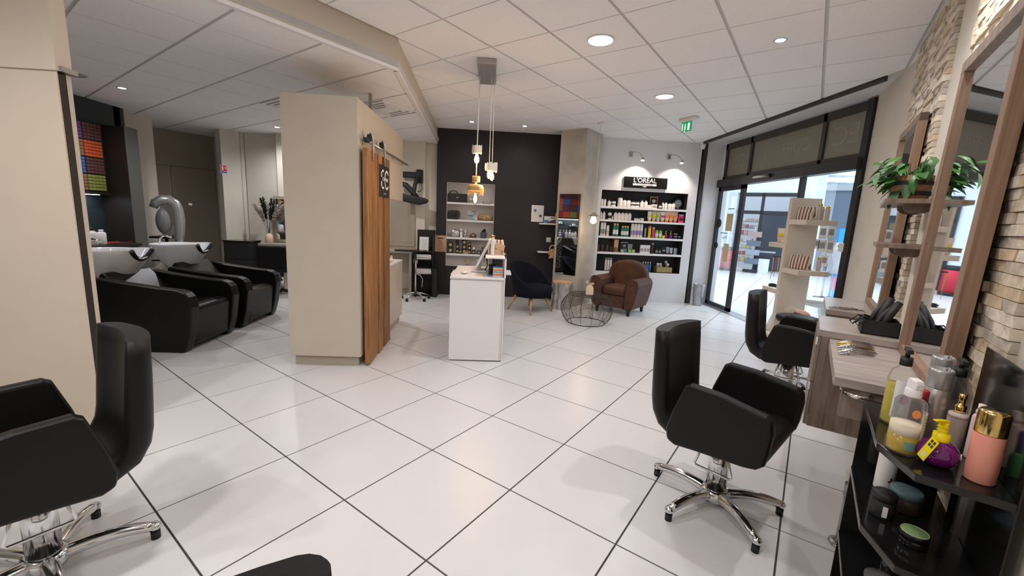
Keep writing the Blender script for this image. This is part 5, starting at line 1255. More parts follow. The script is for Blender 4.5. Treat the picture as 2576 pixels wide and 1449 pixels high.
# long hair clips
rnd = random.Random(5)
M_clip = mat('clip_metal', (.55, .54, .54), .2, metal=1.0); M_clipy = mat('clip_gold', (.70, .50, .08), .3, metal=.8)
for k in range(9):
    x, y = 1.31 + .030 * k, YW + .305 - .012 * (k % 3); L = .15
    c = thing_t('hair_clip', 'long %s hair clip, %s nearest in the fan on the near styling shelf' % ('gold' if k == 6 else 'metal', ORD[k]), 'hair clip', x, y, .896, R(-66 + rnd.uniform(-14, 14)), 'hair clips on the near styling shelf')
    m = M_clipy if k == 6 else M_clip
    MB().tube([(0, 0, .004), (L * .35, .002, .012), (L, .003, .003)], [.005, .004, .0022], 6).obj('jaw', m, c); MB().tube([(0, .004, .012), (L * .3, .004, .020), (L * .95, .003, .009)], [.005, .0035, .002], 6).obj('jaw', m, c); MB().cyl((L * .28, .003), .004, .002, .022, 8).obj('hinge', m, c)
for k in range(4):
    c = thing_t('hair_clip', 'metal hair clip, %s from the left on the far styling shelf' % ORD[k], 'hair clip', 2.63 + .02 * k, YW + .31 - .03 * k, .911, R(-60 - 8 * k), 'hair clips on the far styling shelf')
    MB().tube([(0, 0, .004), (.04, .002, .01), (.11, .003, .003)], [.005, .004, .0022], 6).obj('jaw', M_clip, c); MB().tube([(0, .004, .012), (.035, .004, .018), (.10, .003, .008)], [.005, .0035, .002], 6).obj('jaw', M_clip, c)
# hair tools in a black box on the console
tb_ = thing_t('tool_box', 'black box holding curling irons on the wooden console', 'box', 1.72, YW + .165, .935)
bx = MB().box(0, .17, -.11, .04, 0, .006); bx.box(0, .17, -.11, -.105, 0, .075); bx.box(0, .17, .035, .04, 0, .075); bx.box(0, .005, -.11, .04, 0, .075); bx.box(.165, .17, -.11, .04, 0, .075); bx.obj('tray', M_blackmat, tb_)
for k, (dx, dy, lx, ly, hz_) in enumerate(((.04, -.03, .09, -.10, .165), (.08, -.01, .12, -.07, .18), (.12, -.04, .16, -.095, .15))):
    c = thing_t('curling_iron', ['black hair iron leaning at the back of the tool box', 'black hair straightener standing tallest in the tool box', 'black brush iron leaning to the mirror in the tool box'][k], 'hair iron', 1.72, YW + .165, .942, 0, 'hair tools in the black box')
    MB().tube([(dx, dy, .004), ((dx + lx) / 2, (dy + ly) / 2, hz_ * .55), (lx, ly, hz_)], [.012, .019, .016], 10).obj('handle', M_blackmat, c); MB().tube([(dx - .005, dy + .025, .004), ((dx + lx) / 2, (dy + ly) / 2 + .028, hz_ * .5), (lx, ly + .02, hz_ * .92)], [.01, .013, .008], 8).obj('clamp', M_blackmat, c)
    MB().tube([(dx, dy + .02, .06), (dx - .05, dy + .07, .085), (dx - .06, dy + .10, .05), (dx - .03, dy + .085, .03), (dx - .05, dy + .06, .07)], .004, 6).obj('cable', M_blackrub, c)
# round black seat seen over the far shelf end
st2 = thing_t('round_stool', 'round black padded stool top in front of the far styling shelf', 'stool', 3.02, -1.20 + .0, 0)
st2.location = (*T(3.62, -1.12), 0)
MB().lathe([(.15, .60), (.17, .605), (.178, .63), (.17, .655), (.12, .66), (0, .66)], 30).obj('seat', M_leather, st2); MB().cyl((0, 0), .022, .05, .60, 16).obj('column', M_chrome, st2)
for k in range(5):
    a = 2 * PI * k / 5; MB().tube([(0, 0, .075), (.22 * math.cos(a), .22 * math.sin(a), .055)], [.016, .012], 8).obj('leg', M_chrome, st2); MB().ell((.22 * math.cos(a), .22 * math.sin(a), .025), .022, .022, .025, 12, 8).obj('castor', M_blackrub, st2)
# wall shelves between the mirrors with plant
for z, lab in ((1.635, 'small wooden wall shelf carrying the potted plant'), (1.405, 'small empty wooden wall shelf below the plant shelf')):
    s = thing_t('wall_shelf', lab, 'shelf', 1.84, WR, z, 0, 'small wall shelves between the mirrors')
    MB().prism([(0, .001), (.52, .001), (.55, .20), (.0, .235)], -.022, 0).obj('board', M_greywood, s, bevel=.001, fix=True)
    for xx in (.10, .30): MB().prism([(.0, 0), (.14, 0), (.135, -.025), (.11, -.045), (.05, -.045), (.01, -.02)][::-1], xx, xx + .012, 'x', mtx=Matrix.Translation((0, .01, -.022))).obj('half_round_bracket', M_greywood, s, fix=True)
pt = thing_t('potted_pothos', 'green leafy plant in a black striped straw basket on the wall shelf', 'plant', 2.15, WR + .105, 1.636); pt.scale = (.74, .74, .80)
M_straw = stripes('straw_bands', (.34, .19, .085), (.012, .010, .010), 0.0, 2, .85)
MB().lathe([(.095, 0), (.105, .01), (.115, .10), (.118, .175), (.11, .175), (.105, .12), (0, .12)], 28).obj('basket', mat('woven_straw', (.36, .20, .09), .85, noise=.3, nscale=60, bump=.9, bscale=120), pt)
for z in (.055, .125): MB().lathe([(.1115 + .05 * z, z - .014), (.114 + .05 * z, z), (.1125 + .05 * z, z + .014)], 28, cap=False).obj('black_band', M_blackmat, pt)
MB().cyl((0, 0), .096, .12, .15, 20).obj('soil', mat('soil', (.03, .02, .014), .95), pt)
M_leaf = varied('pothos_leaf', [(.035, .13, .02), (.055, .18, .035), (.028, .10, .018), (.07, .21, .05)], .4, .1, 40, .25)
rnd = random.Random(21)
def leaf_mesh(L, W_l, droop):
    m = MB(); n = 6; rows_ = []
    for i in range(n + 1):
        u = i / n; wd = W_l * math.sin(PI * min(1, u * .93 + .05)) ** .8 * (1 - .35 * u); z = -droop * u * u
        rows_.append([(L * u, -wd, z + .12 * wd), (L * u, 0, z - .10 * wd), (L * u, wd, z + .12 * wd)])
    v = [p for r in rows_ for p in r]; f = []
    for i in range(n):
        for j in range(2): f.append((i * 3 + j, (i + 1) * 3 + j, (i + 1) * 3 + j + 1, i * 3 + j + 1))
    return m.add(v, f, True).mesh('leaf')
LM = [leaf_mesh(.105, .033, .02), leaf_mesh(.125, .038, .05), leaf_mesh(.085, .028, .01), leaf_mesh(.115, .030, .07)]
for me in LM: me.materials.append(M_leaf)
M_stem = mat('plant_stem', (.06, .16, .03), .6)
for k in range(84):
    a = rnd.uniform(0, 2 * PI); r0 = rnd.uniform(.02, .08); L = rnd.uniform(.03, .13); up = rnd.uniform(.0, .15) if math.cos(a) < 0 else rnd.uniform(-.05, .14)
    if math.sin(a) < -.35: L *= .45                               # wall side
    if k % 3 == 0: a = rnd.gauss(R(75), .5); L *= 1.5; up -= .04
    tip = Vector((r0 * math.cos(a) + L * math.cos(a), r0 * math.sin(a) + L * math.sin(a), .15 + up))
    tip.y = max(tip.y, -.085)
    mid = Vector((r0 * math.cos(a) + L * .5 * math.cos(a), r0 * math.sin(a) + L * .5 * math.sin(a), .15 + max(up, 0) * .7 + .05)); mid.y = max(mid.y, -.085)
    if k % 2 == 0: MB().tube([(r0 * math.cos(a), r0 * math.sin(a), .145), tuple(mid), tuple(tip)], .002, 5).obj('stem', M_stem, pt)
    yaw = a + rnd.uniform(-.5, .5)
    if tip.y + .09 * math.sin(yaw) < -.105: yaw = rnd.choice((R(rnd.uniform(-5, 25)), R(rnd.uniform(155, 185))))
    lf = link('leaf', rnd.choice(LM), None, pt, loc=tuple(tip), rot=(rnd.uniform(-.5, .5), rnd.uniform(-.2, .8), yaw))
# big hanging leaf on the near side
link('leaf', leaf_mesh(.16, .042, .02), M_leaf, pt, loc=(-.10, .03, .16), rot=(.2, 1.25, R(165)))
M_whitebox = MB().box(-.02, .02, -.01, .02, .02, .12)

# ---- black product trolley against the near wall
tx0, tx1, ty0, ty1 = .33, .885, -1.375, -1.607
tr_ = thing_t('product_trolley', 'glossy black corner shelving rack loaded with hair products at the lower right', 'rack', .33, YW)
Yf = ty0 - YW; oct_ = [(.0, .004), (.555, .004), (.555, Yf), (.16, Yf), (.012, Yf - .062)]
for z in (.845, .575, .30, .06):
    MB().prism(oct_, z - .022, z).obj('shelf', M_blackgloss, tr_, bevel=.002, fix=True)
MB().box(.0, .42, .0005, .004, .03, 1.13).obj('back_panel', M_blackgloss, tr_); 0
MB().box(.545, .555, .004, Yf - .002, .03, .822).obj('side_panel', M_blackgloss, tr_)
MB().box(.28, .30, .004, .018, .03, .83).obj('rear_post', M_steel, tr_)
for (x, y) in ((.04, .03), (.53, .03), (.53, Yf - .03), (.19, Yf - .03)): MB().ell((x, y, .024), .022, .022, .024, 12, 8).obj('castor', M_blackrub, tr_)
# chrome dryer ring on the shelf end and chrome stand pole
rg_ = thing_t('dryer_holder', 'chrome ring hair dryer holder projecting beside the trolley', 'holder', .905, -1.39, .84)
MB().tube([(.07 + .075 * math.cos(a), .03 + .045 * math.sin(a), 0) for a in [2 * PI * k / 24 for k in range(24)]], .008, 8, closed=True).tube([(.07, -.015, 0), (.05, -.21, 0)], .008, 8).obj('ring', M_chrome, rg_)
po2 = thing_t('footrest_bar', 'short chrome footrest post standing beside the trolley foot', 'footrest', 1.28, -1.44, 0)
MB().cyl((0, 0), .024, 0, .30, 20).obj('post', M_steel, po2); MB().cyl((0, 0), .028, .255, .31, 20).obj('collar', M_galv, po2); MB().lathe([(.05, 0), (.05, .008), (.03, .014)], 20).obj('flange', M_steel, po2)

# ---- bottles on the trolley
GB = 'hair products on the trolley'
M_clear = mat('clear_plastic', (.95, .95, .93), .05, trans=.9, ior=1.15, alpha=.45); M_yliq = mat('yellow_liquid', (.70, .60, .08), .15, trans=.45, ior=1.2); M_oliq = mat('amber_liquid', (.62, .42, .03), .15, trans=.3); M_foam = mat('cream_foam', (.78, .68, .52), .6)
ZT = .8455
def slim(k):
    def f(m_):
        m_.v = [(p[0] * k, p[1] * k, p[2]) for p in m_.v]; return m_
    return f
_obj0 = MB.obj; SLIM = [1.0]
def _obj_slim(s, *a, **k):
    if SLIM[0] != 1.0: s.v = [(p[0] * SLIM[0], p[1] * SLIM[0], p[2]) for p in s.v]
    return _obj0(s, *a, **k)
MB.obj = _obj_slim
def tt(name, label, cat, x, y, z=ZT, rz=0.0):
    SLIM[0] = .78 if z == ZT else .86           # bottles on the rack are slim for their height
    return thing_t(name, label, cat, x, y, z, rz, GB)
# yellow shampoo pump bottle
b = tt('shampoo_pump_bottle', 'tall clear pump bottle of yellow shampoo with black pump on the trolley', 'bottle', .700, -1.435)
MB().lathe([(.044, 0), (.047, .006), (.047, .15), (.040, .175), (.018, .192), (.017, .20)], 24).obj('bottle', M_clear, b); MB().lathe([(.043, .004), (.0445, .01), (.0445, .132), (0, .132)], 24).obj('liquid', M_yliq, b)
MB().prism([(.0480 * math.cos(R(d)), .0480 * math.sin(R(d))) for d in range(150, 236, 8)] + [(.0472 * math.cos(R(d)), .0472 * math.sin(R(d))) for d in range(235, 149, -8)], .03, .15).obj('label', M_paper, b, fix=True)
MB().lathe([(.014, -.001), (.014, .0012)], 16, mtx=Matrix.Rotation(R(190), 4, 'Z') @ Matrix.Translation((.0482, 0, .09)) @ Matrix.Rotation(PI / 2, 4, 'Y')).obj('pink_spot', cm((.45, .05, .30)), b)
MB().cyl((0, 0), .02, .195, .222, 18).obj('pump_collar', M_blackmat, b)
MB().cyl((0, 0), .008, .222, .245, 12).box(-.045, .03, -.009, .009, .240, .252).obj('pump_head', M_blackmat, b)
# two-phase spray
b = tt('two_phase_spray', 'clear spray bottle of layered yellow liquid with white nozzle on the trolley', 'bottle', .470, -1.424)
MB().lathe([(.040, 0), (.045, .006), (.046, .10), (.044, .148), (.036, .158), (.02, .163), (.018, .168)], 24).obj('bottle', M_clear, b); MB().lathe([(.039, .004), (.0435, .01), (.044, .055), (0, .055)], 24).obj('oil_layer', M_oliq, b); MB().lathe([(.0437, .0555), (.044, .085), (0, .085)], 24).obj('cream_layer', M_foam, b)
MB().prism([(.0475 * math.cos(R(d)), .0475 * math.sin(R(d))) for d in range(225, 300, 8)] + [(.0465 * math.cos(R(d)), .0465 * math.sin(R(d))) for d in range(299, 224, -8)], .015, .125).obj('text_label', mat('label_cream', (.68, .63, .52), .7), b, fix=True)
for k in range(11):
    MB().prism([(.0480 * math.cos(R(d)), .0480 * math.sin(R(d))) for d in range(232, 292, 10)] + [(.0474 * math.cos(R(d)), .0474 * math.sin(R(d))) for d in range(282, 231, -10)], .025 + .0085 * k, .0275 + .0085 * k).obj('text_line', GRY, b, fix=True)
MB().lathe([(.012, -.001), (.012, .0012)], 12, mtx=Matrix.Rotation(R(195), 4, 'Z') @ Matrix.Translation((.0462, 0, .125)) @ Matrix.Rotation(PI / 2, 4, 'Y')).obj('orange_flower_print', ORA, b)
MB().prism([(.0470 * math.cos(R(d)), .0470 * math.sin(R(d))) for d in range(175, 216, 8)] + [(.0462 * math.cos(R(d)), .0462 * math.sin(R(d))) for d in range(215, 174, -8)], .018, .042).obj('green_leaf_print', cm((.16, .30, .24)), b, fix=True)
MB().lathe([(.024, .164), (.025, .168), (.023, .185), (.02, .188)], 20).obj('nozzle_collar', W_, b)
MB().prism([(-.022, .186), (.018, .186), (.018, .21), (.010, .216), (-.018, .212), (-.024, .203)], -.014, .014, 'y', mtx=Matrix.Rotation(R(30), 4, 'Z')).obj('trigger_nozzle', W_, b, bevel=.003, fix=True)
# purple bulb bottle with yellow pump
b = tt('purple_bulb_bottle', 'squat glossy purple bottle with bright yellow pump and tag on the trolley', 'bottle', .446, -1.490)
MB().lathe([(.028, 0), (.045, .008), (.054, .022), (.056, .036), (.05, .05), (.036, .062), (.02, .068), (.017, .07)], 28).obj('bottle', mat('purple_gloss', (.13, .005, .12), .12, coat=.5), b)
YG = mat('bright_yellow', (.85, .68, .0), .35)
MB().lathe([(.022, .066), (.023, .070), (.022, .088), (.013, .09), (.013, .094), (.016, .097), (.013, .10), (.013, .103), (.016, .106), (.012, .11), (.012, .118)], 20).obj('pump_collar', YG, b)
MB().prism([(.018, .112), (.018, .122), (-.005, .126), (-.05, .130), (-.052, .127), (-.015, .114)], -.007, .007, 'y', mtx=Matrix.Rotation(R(-38), 4, 'Z')).obj('pump_head', YG, b, bevel=.002, fix=True)
tgm = Matrix.Rotation(R(145), 4, 'Z') @ Matrix.Translation((.062, 0, .05)) @ Matrix.Rotation(R(66), 4, 'X') @ Matrix.Rotation(R(-15), 4, 'Y')
tg_ = MB().box(-.001, .001, -.035, .035, -.013, .013, mtx=tgm).obj('price_tag', YG, b)
for k in range(4): MB().box(.001, .0016, .008 + .012 * (k % 2), .017 + .012 * (k % 2), -.008 + .009 * (k // 2), -.002 + .009 * (k // 2), mtx=tgm).obj('tag_print', M_ink, tg_)
MB().box(.001, .0016, -.028, -.012, -.008, .008, mtx=tgm).obj('tag_patch', cm((.75, .66, .30)), tg_)
MB().lathe([(.009, -.001), (.009, .001)], 12, mtx=Matrix.Rotation(R(250), 4, 'Z') @ Matrix.Translation((.0555, 0, .040)) @ Matrix.Rotation(R(80), 4, 'Y')).obj('white_spot_label', W_, b)
b['note'] = ''
del b['note']
# pink can with gold cap
b = tt('pink_spray_can', 'salmon pink can with polished gold cap at the front of the trolley', 'can', .412, -1.563)
MB().lathe([(.034, 0), (.037, .004), (.037, .125), (.036, .127)], 28).obj('can', mat('salmon_satin', (.75, .30, .22), .4), b); MB().lathe([(.0365, .127), (.037, .13), (.037, .182), (.033, .187), (0, .187)], 28).obj('cap', M_gold, b)
MB().box(-.004, .004, -.0376, -.036, .03, .09, mtx=Matrix.Rotation(R(-20), 4, 'Z')).obj('print', cm((.45, .10, .08)), b)
# silver cans
for k, (x, y, h) in enumerate(((.640, -1.505, .218), (.790, -1.535, .225))):
    b = tt('silver_spray_can', ['brushed silver hairspray can standing behind the layered spray bottle', 'brushed silver hairspray can at the back of the trolley beside the mirror'][k], 'can', x, y)
    MB().lathe([(.034, 0), (.036, .005), (.036, h * .72), (.034, h * .73)], 28).obj('can', mat('brushed_silver', (.50, .46, .44), .35, metal=.7), b)
    MB().lathe([(.0355, h * .73), (.0365, h * .74), (.0365, h * .97), (.033, h), (.03, h), (.028, h * .93), (0, h * .93)], 28).obj('cap', mat('grey_cap', (.42, .41, .41), .3, metal=.5), b)
    MB().tube([(-.018, -.015, h * .93), (-.018, -.015, h * 1.0), (0, -.02, h * 1.02), (.018, -.015, h * 1.0), (.018, -.015, h * .93)], .003, 6).obj('spray_tab', GRY, b)
# beige pump, clear pump, green bottle, small pink, red-capped
b = tt('beige_serum_pump', 'beige serum bottle with gold pump standing behind the purple bottle', 'bottle', .605, -1.550)
MB().lathe([(.027, 0), (.028, .004), (.028, .095), (.024, .102)], 22).obj('bottle', mat('beige_satin', (.46, .38, .33), .45), b); MB().lathe([(.0285, .093), (.027, .105), (.014, .108)], 22).obj('shoulder', cm((.70, .60, .55)), b); MB().lathe([(.016, .106), (.0165, .128), (.010, .132), (.010, .15), (.012, .152), (.012, .163), (0, .164)], 20).obj('gold_pump', M_gold, b)
b = tt('clear_pump_bottle', 'large empty clear pump bottle with black pump against the stone wall', 'bottle', .800, -1.560 + .0)
b.location = (*T(.705, -1.557), ZT)
MB().lathe([(.042, 0), (.045, .006), (.045, .145), (.036, .172), (.018, .188), (.017, .195)], 24).obj('bottle', M_clear, b); MB().cyl((0, 0), .02, .19, .217, 18).obj('pump_collar', M_blackmat, b); MB().cyl((0, 0), .008, .217, .236, 12).box(-.045, .03, -.009, .009, .232, .243).obj('pump_head', M_blackmat, b)
b = tt('green_tail_bottle', 'slim green bottle with violet tip behind the pink can', 'bottle', .500, -1.577)
MB().lathe([(.015, 0), (.016, .004), (.016, .05), (.012, .06), (.010, .066)], 16).obj('bottle', cm((.10, .45, .12)), b); MB().lathe([(.008, .064), (.008, .12), (.004, .125), (0, .125)], 14).obj('tip', cm((.10, .05, .30)), b)
b = tt('small_pink_pump', 'small pale pink pump bottle in front of the clear pump bottle', 'bottle', .555, -1.578)
MB().lathe([(.018, 0), (.019, .004), (.019, .12), (.014, .128)], 16).obj('bottle', cm((.72, .52, .50)), b); MB().lathe([(.013, .126), (.013, .14), (.01, .142), (.01, .158), (0, .159)], 14).obj('cap', cm((.78, .66, .62)), b)
b = tt('red_capped_bottle', 'dark bottle with red cap hidden between the silver can and the spray', 'bottle', .575, -1.462)
MB().lathe([(.024, 0), (.025, .004), (.025, .12), (.018, .13)], 18).obj('bottle', DKB, b); MB().lathe([(.02, .128), (.02, .158), (.017, .16), (0, .16)], 18).obj('cap', cm((.35, .02, .03)), b)
b = tt('gold_tube', 'slim dark bottle with gold collar beside the silver can', 'bottle', .690, -1.500)
MB().lathe([(.014, 0), (.015, .004), (.015, .15), (.012, .16)], 16).obj('bottle', DKB, b); MB().lathe([(.0155, .13), (.0155, .165), (.012, .17), (0, .17)], 16).obj('gold_cap', M_gold, b)
# second shelf
Z2 = .5755
b = tt('white_cross_bottle', 'white cylinder bottle with black cross print on the second trolley shelf', 'bottle', .775, -1.455, Z2)
MB().lathe([(.03, 0), (.031, .004), (.031, .15), (.028, .155)], 24).obj('bottle', W_, b); MB().lathe([(.028, .155), (.027, .185), (0, .186)], 20).obj('cap', M_blackmat, b)
cr = MB(); cr.box(-.0025, .0025, -.0326, -.030, .02, .055, mtx=Matrix.Rotation(R(-62), 4, 'Z')); cr.box(-.009, .009, -.0326, -.029, .038, .043, mtx=Matrix.Rotation(R(-62), 4, 'Z')); cr.obj('cross_print', M_ink, b)
b = tt('black_pot', 'black lidded pot with white barcode label on the second trolley shelf', 'jar', .585, -1.432, Z2)
MB().lathe([(.033, 0), (.035, .004), (.035, .055), (.034, .056)], 24).obj('pot', M_blackmat, b); MB().lathe([(.036, .056), (.036, .078), (.033, .081), (0, .081)], 24).obj('lid', M_blackmat, b); MB().box(-.007, .007, -.0362, -.034, .01, .045, mtx=Matrix.Rotation(R(-85), 4, 'Z')).obj('barcode', W_, b)
b = tt('teal_tin', 'wide round tin with dull teal lid behind the black pot', 'tin', .675, -1.495, Z2)
MB().lathe([(.046, 0), (.048, .004), (.048, .045), (.047, .046)], 28).obj('tin', DKB, b); MB().lathe([(.0485, .046), (.0485, .066), (.045, .069), (0, .069)], 28).obj('lid', cm((.10, .15, .16)), b)
b = tt('green_wax_tin', 'round black wax tin with green label on the second trolley shelf', 'tin', .480, -1.490, Z2)
MB().lathe([(.034, 0), (.037, .004), (.037, .022), (.036, .023)], 28).obj('tin', M_blackgloss, b); MB().lathe([(.0385, .023), (.0385, .038), (.037, .040), (0, .040)], 28).obj('lid', M_blackgloss, b); MB().lathe([(.034, .0402), (.033, .0412), (0, .0412)], 28).obj('green_label', cm((.20, .30, .12)), b); MB().lathe([(.036, .040), (.0355, .0418), (.034, .0418), (.0335, .040)], 28, cap=False).obj('green_ring', cm((.30, .42, .20)), b)
b = tt('clear_tub', 'clear plastic tub at the bottom edge on the third trolley shelf', 'tub', .56, -1.46, .3005)
MB().lathe([(.04, 0), (.045, .004), (.048, .07), (.049, .072)], 24).obj('tub', M_clear, b); MB().lathe([(.05, .07), (.05, .08), (0, .082)], 24).obj('lid', M_clear, b)
b = tt('dark_flask', 'dark tall flask on the third trolley shelf', 'bottle', .68, -1.50, .3005)
MB().lathe([(.03, 0), (.032, .004), (.032, .14), (.015, .16)], 20).obj('flask', M_blackgloss, b); MB().lathe([(.016, .158), (.016, .19), (0, .191)], 16).obj('cap', GRY, b)

SLIM[0] = 1.0
# ================================================================== ENTRANCE DISPLAY UNIT
du = thing('display_tower', 'cream display tower with alternating shelves before the entrance glass', 'shelf unit', (3.60, -3.95, 0), R(-6))
M_disp = mat('display_cream', (.66, .57, .48), .5)
MB().box(-.03, .03, -.36, 0, .09, 1.86).obj('upright', M_disp, du, bevel=.002)
for z in (1.59, .985): MB().box(-.36, -.03, -.36, 0, z - .06, z).obj('shelf', M_disp, du, bevel=.002)
for z in (1.29, .69): MB().box(.03, .36, -.36, 0, z - .06, z).obj('shelf', M_disp, du, bevel=.002)
MB().box(-.36, .36, -.36, 0, .02, .09).obj('base', M_disp, du, bevel=.002); MB().box(-.36, -.03, -.36, 0, .32, .38).obj('shelf', M_disp, du, bevel=.002)
def dloc(x, y, z):
    c, s = math.cos(R(-6)), math.sin(R(-6)); return (3.60 + x * c - y * s, -3.95 + x * s + y * c, z)
pouch('striped_pouch', 'brown striped canvas pouch on the top shelf of the display tower', dloc(-.16, -.11, 1.591), facing(120), .20, .15, .10, 'striped canvas pouches')
pouch('striped_pouch', 'brown striped canvas pouch on the middle shelf of the display tower', dloc(-.16, -.13, .986), facing(120), .24, .165, .10, 'striped canvas pouches')
for k, (x, y, h) in enumerate(((-.26, -.20, .20), (-.20, -.27, .165), (-.28, -.28, .17))):
    goods('spray_bottle', ['tall gold-capped bottle beside the pouch on the top display shelf', 'shorter gold-capped bottle on the top display shelf, left rear', 'gold-capped bottle at the right end of the top display shelf'][k], 'bottle', dloc(x, y, 1.591), 0, 'can', h, .024, cm((.52, .44, .38)), M_gold, None, 0, 'gold-capped bottles on the tower')
goods('spray_bottle', 'single gold-capped bottle beside the pouch on the middle display shelf', 'bottle', dloc(-.28, -.28, .986), 0, 'can', .17, .024, cm((.52, .44, .38)), M_gold, None, 0, 'gold-capped bottles on the tower')
for k in range(3):
    goods('cream_tube', 'orange-printed cream tube, %s from the left on the far display shelf' % ORD[k], 'tube', dloc(.28 - .10 * k, -.10 - .02 * k, 1.291), facing(150), 'tube', .19, .04, cm((.72, .58, .48)), cm((.75, .45, .30)), ORA if k else YEL, 0, 'tubes on the display tower')
rk = thing('ribbon_rack', 'little black rack hung with coloured hair ribbons on the low display shelf', 'rack', dloc(.20, -.14, .691), facing(150))
MB().lathe([(.05, 0), (.05, .008), (.01, .012)], 18).obj('base', M_blackmat, rk); MB().cyl((0, 0), .006, .01, .42, 10).obj('post', M_blackmat, rk); MB().tube([(-.13, 0, .41), (.05, 0, .415)], .007, 8).obj('arm', M_blackmat, rk)
for k, c in enumerate(((.45, .55, .12), (.55, .06, .22), (.60, .55, .10))): MB().tube([(-.12 + .03 * k, 0, .41), (-.115 + .03 * k, .01, .25), (-.125 + .035 * k, -.005, .10 + .04 * k)], [.006, .005, .002], 6).obj('ribbon', cm(c), rk)
hb_ = thing('headband_dish', 'small black dish of hair bands on the low display shelf', 'dish', dloc(.30, -.10, .691), 0); MB().lathe([(.04, 0), (.05, .012), (.052, .03), (.048, .03), (.045, .012), (0, .01)], 20).obj('dish', M_blackmat, hb_); MB().tube([(.03 * math.cos(a), .03 * math.sin(a), .034) for a in [2 * PI * k / 16 for k in range(16)]], .006, 6, closed=True).obj('band', M_blackmat, hb_)
fz = thing('fur_slipper', 'pink slipper with cream fur on the lowest display shelf', 'slipper', dloc(-.20, -.17, .381), facing(130)); MB().ell((0.03, 0, .05), .11, .06, .05, 18, 10).obj('slipper', mat('pink_felt', (.72, .42, .34), .9), fz); MB().ell((-.07, 0, .06), .085, .065, .062, 18, 10).obj('fur', mat('cream_fur', (.66, .55, .42), .95, bump=1.0, bscale=160), fz)
cb = thing('black_cable', 'coiled black cable on the lowest display shelf', 'cable', dloc(-.30, -.10, .381), 0); MB().tube([(.0, 0, .01), (.04, .03, .03), (.08, 0, .045), (.03, -.04, .03), (-.03, -.02, .05), (-.05, .03, .02), (.02, .06, .012)], .007, 8).obj('coil', M_blackrub, cb); MB().box(-.05, .03, -.015, .015, .045, .075).obj('plug', M_blackrub, cb)
pcn = thing('paper_cone', 'white perforated paper cone tree on the base of the display tower', 'decoration', dloc(.24, -.12, .091), 0); MB().lathe([(.07, 0), (.0, .24)], 20).obj('cone', M_paper, pcn)
dots = MB()
for k in range(26):
    a = k * 2.4; z = .02 + .007 * k; r = .07 * (1 - z / .24) + .0012
    dots.ell((r * math.cos(a), r * math.sin(a), z), .004, .004, .004, 6, 4)
do_ = dots.obj('punched_dots', mat('dot_tan', (.45, .38, .28), .9), pcn); do_['kind'] = 'stuff'
# small wall box by the entrance post
wb2 = thing('key_switch', 'small cream key switch box on the wall by the entrance post', 'switch', (2.74, -3.985, 1.30), R(-38.5) + PI); MB().box(-.05, .05, -.04, 0, -.045, .045).obj('box', M_creamw, wb2, bevel=.005); MB().cyl((0, 0), .012, 0, .008, 12, mtx=Matrix.Translation((0, -.04, .012)) @ Matrix.Rotation(PI / 2, 4, 'X')).obj('lock', M_steel, wb2)
# ================================================================== WASH AREA BACKGROUND
# hair colour cabinet on the dark wall, tubes seen end-on
hc = thing('colour_cabinet', 'wall cabinet of hair colour tubes in coloured blocks above the lit counter', 'cabinet', (1.70, 4.97, 1.53), 0)
MB().box(0, 2.60, -.10, -.001, 0, .86).obj('carcass', M_blackmat, hc)
MB().box(0, 2.60, -.13, -.001, -.03, 0).obj('light_pelmet', M_darkbrown, hc)
blkc = {'brown': (.13, .055, .05), 'orange': (.62, .11, .035), 'red': (.34, .05, .035), 'blue': (.06, .16, .45), 'plum': (.20, .035, .10), 'green': (.28, .30, .07), 'tan': (.30, .16, .10), 'violet': (.16, .07, .22)}
lay = [['brown', 'orange', 'brown', 'green'], ['violet', 'tan', 'blue', 'tan'], ['brown', 'red', 'orange', 'brown'], ['tan', 'blue', 'red', 'green'], ['brown', 'orange', 'tan', 'red'], ['plum', 'blue', 'plum', 'orange'], ['brown', 'red', 'brown', 'green'], ['tan', 'orange', 'blue', 'red'], ['brown', 'tan', 'plum', 'brown'], ['violet', 'red', 'orange', 'green']]
bw_b, bh_b = .254, .208
me_c = {}
for i, colm_ in enumerate(lay):
    for j, c in enumerate(colm_):
        if c not in me_c:
            m = MB()
            for a in range(5):
                for b2 in range(5):
                    x0 = .006 + a * .0485; z0 = .006 + b2 * .0395
                    m.box(x0, x0 + .042, -.118, -.10, z0, z0 + .033); m.box(x0 + .006, x0 + .036, -.121, -.118, z0 + .006, z0 + .027)
            me = m.mesh('tube_block'); me.materials.append(mat('tube_' + c, blkc[c], .5)); me_c[c] = me
        link('tube_block', me_c[c], None, hc, loc=(2.60 - (i + 1) * bw_b - .03, 0, .86 - (j + 1) * bh_b - .012))
area_light('counter_strip_light', (3.2, 4.86, 1.49), 1.9, 9, (.80, .90, 1.0), shape='RECTANGLE', sy=.03)
MB().box(2.25, 4.15, 4.85, 4.87, 1.493, 1.500).obj('led_strip', emis('strip_glow', (.85, .93, 1), 6)); tag(bpy.data.objects['led_strip'], 'lit LED strip under the hair colour cabinet', 'light')
ctr = thing('mixing_counter', 'dark counter with bottles under the hair colour cabinet', 'counter', (1.0, 4.97, 0), 0)
MB().box(0, 3.25, -.50, -.001, .85, .89).obj('worktop', M_darkbrown, ctr, bevel=.003); MB().box(0, 3.25, -.46, -.001, .08, .85).obj('cabinet', M_darkbrown, ctr)
tall = thing('tall_end_cabinet', 'tall dark brown cabinet end beside the hair colour tubes', 'cabinet', (4.32, 4.97, 0), 0)
MB().box(0, .20, -.36, -.001, 0, 2.39).obj('body', M_darkbrown, tall); MB().box(.001, .20, -.368, -.36, 0, 2.39).obj('front_edge', M_greyboard, tall)
MB().tube([(.03 + .012 * k, -.30 + .012 * (k % 3), 2.39 + .004) for k in range(9)], .008, 5).obj('cable_bundle', M_blackmat, tall)
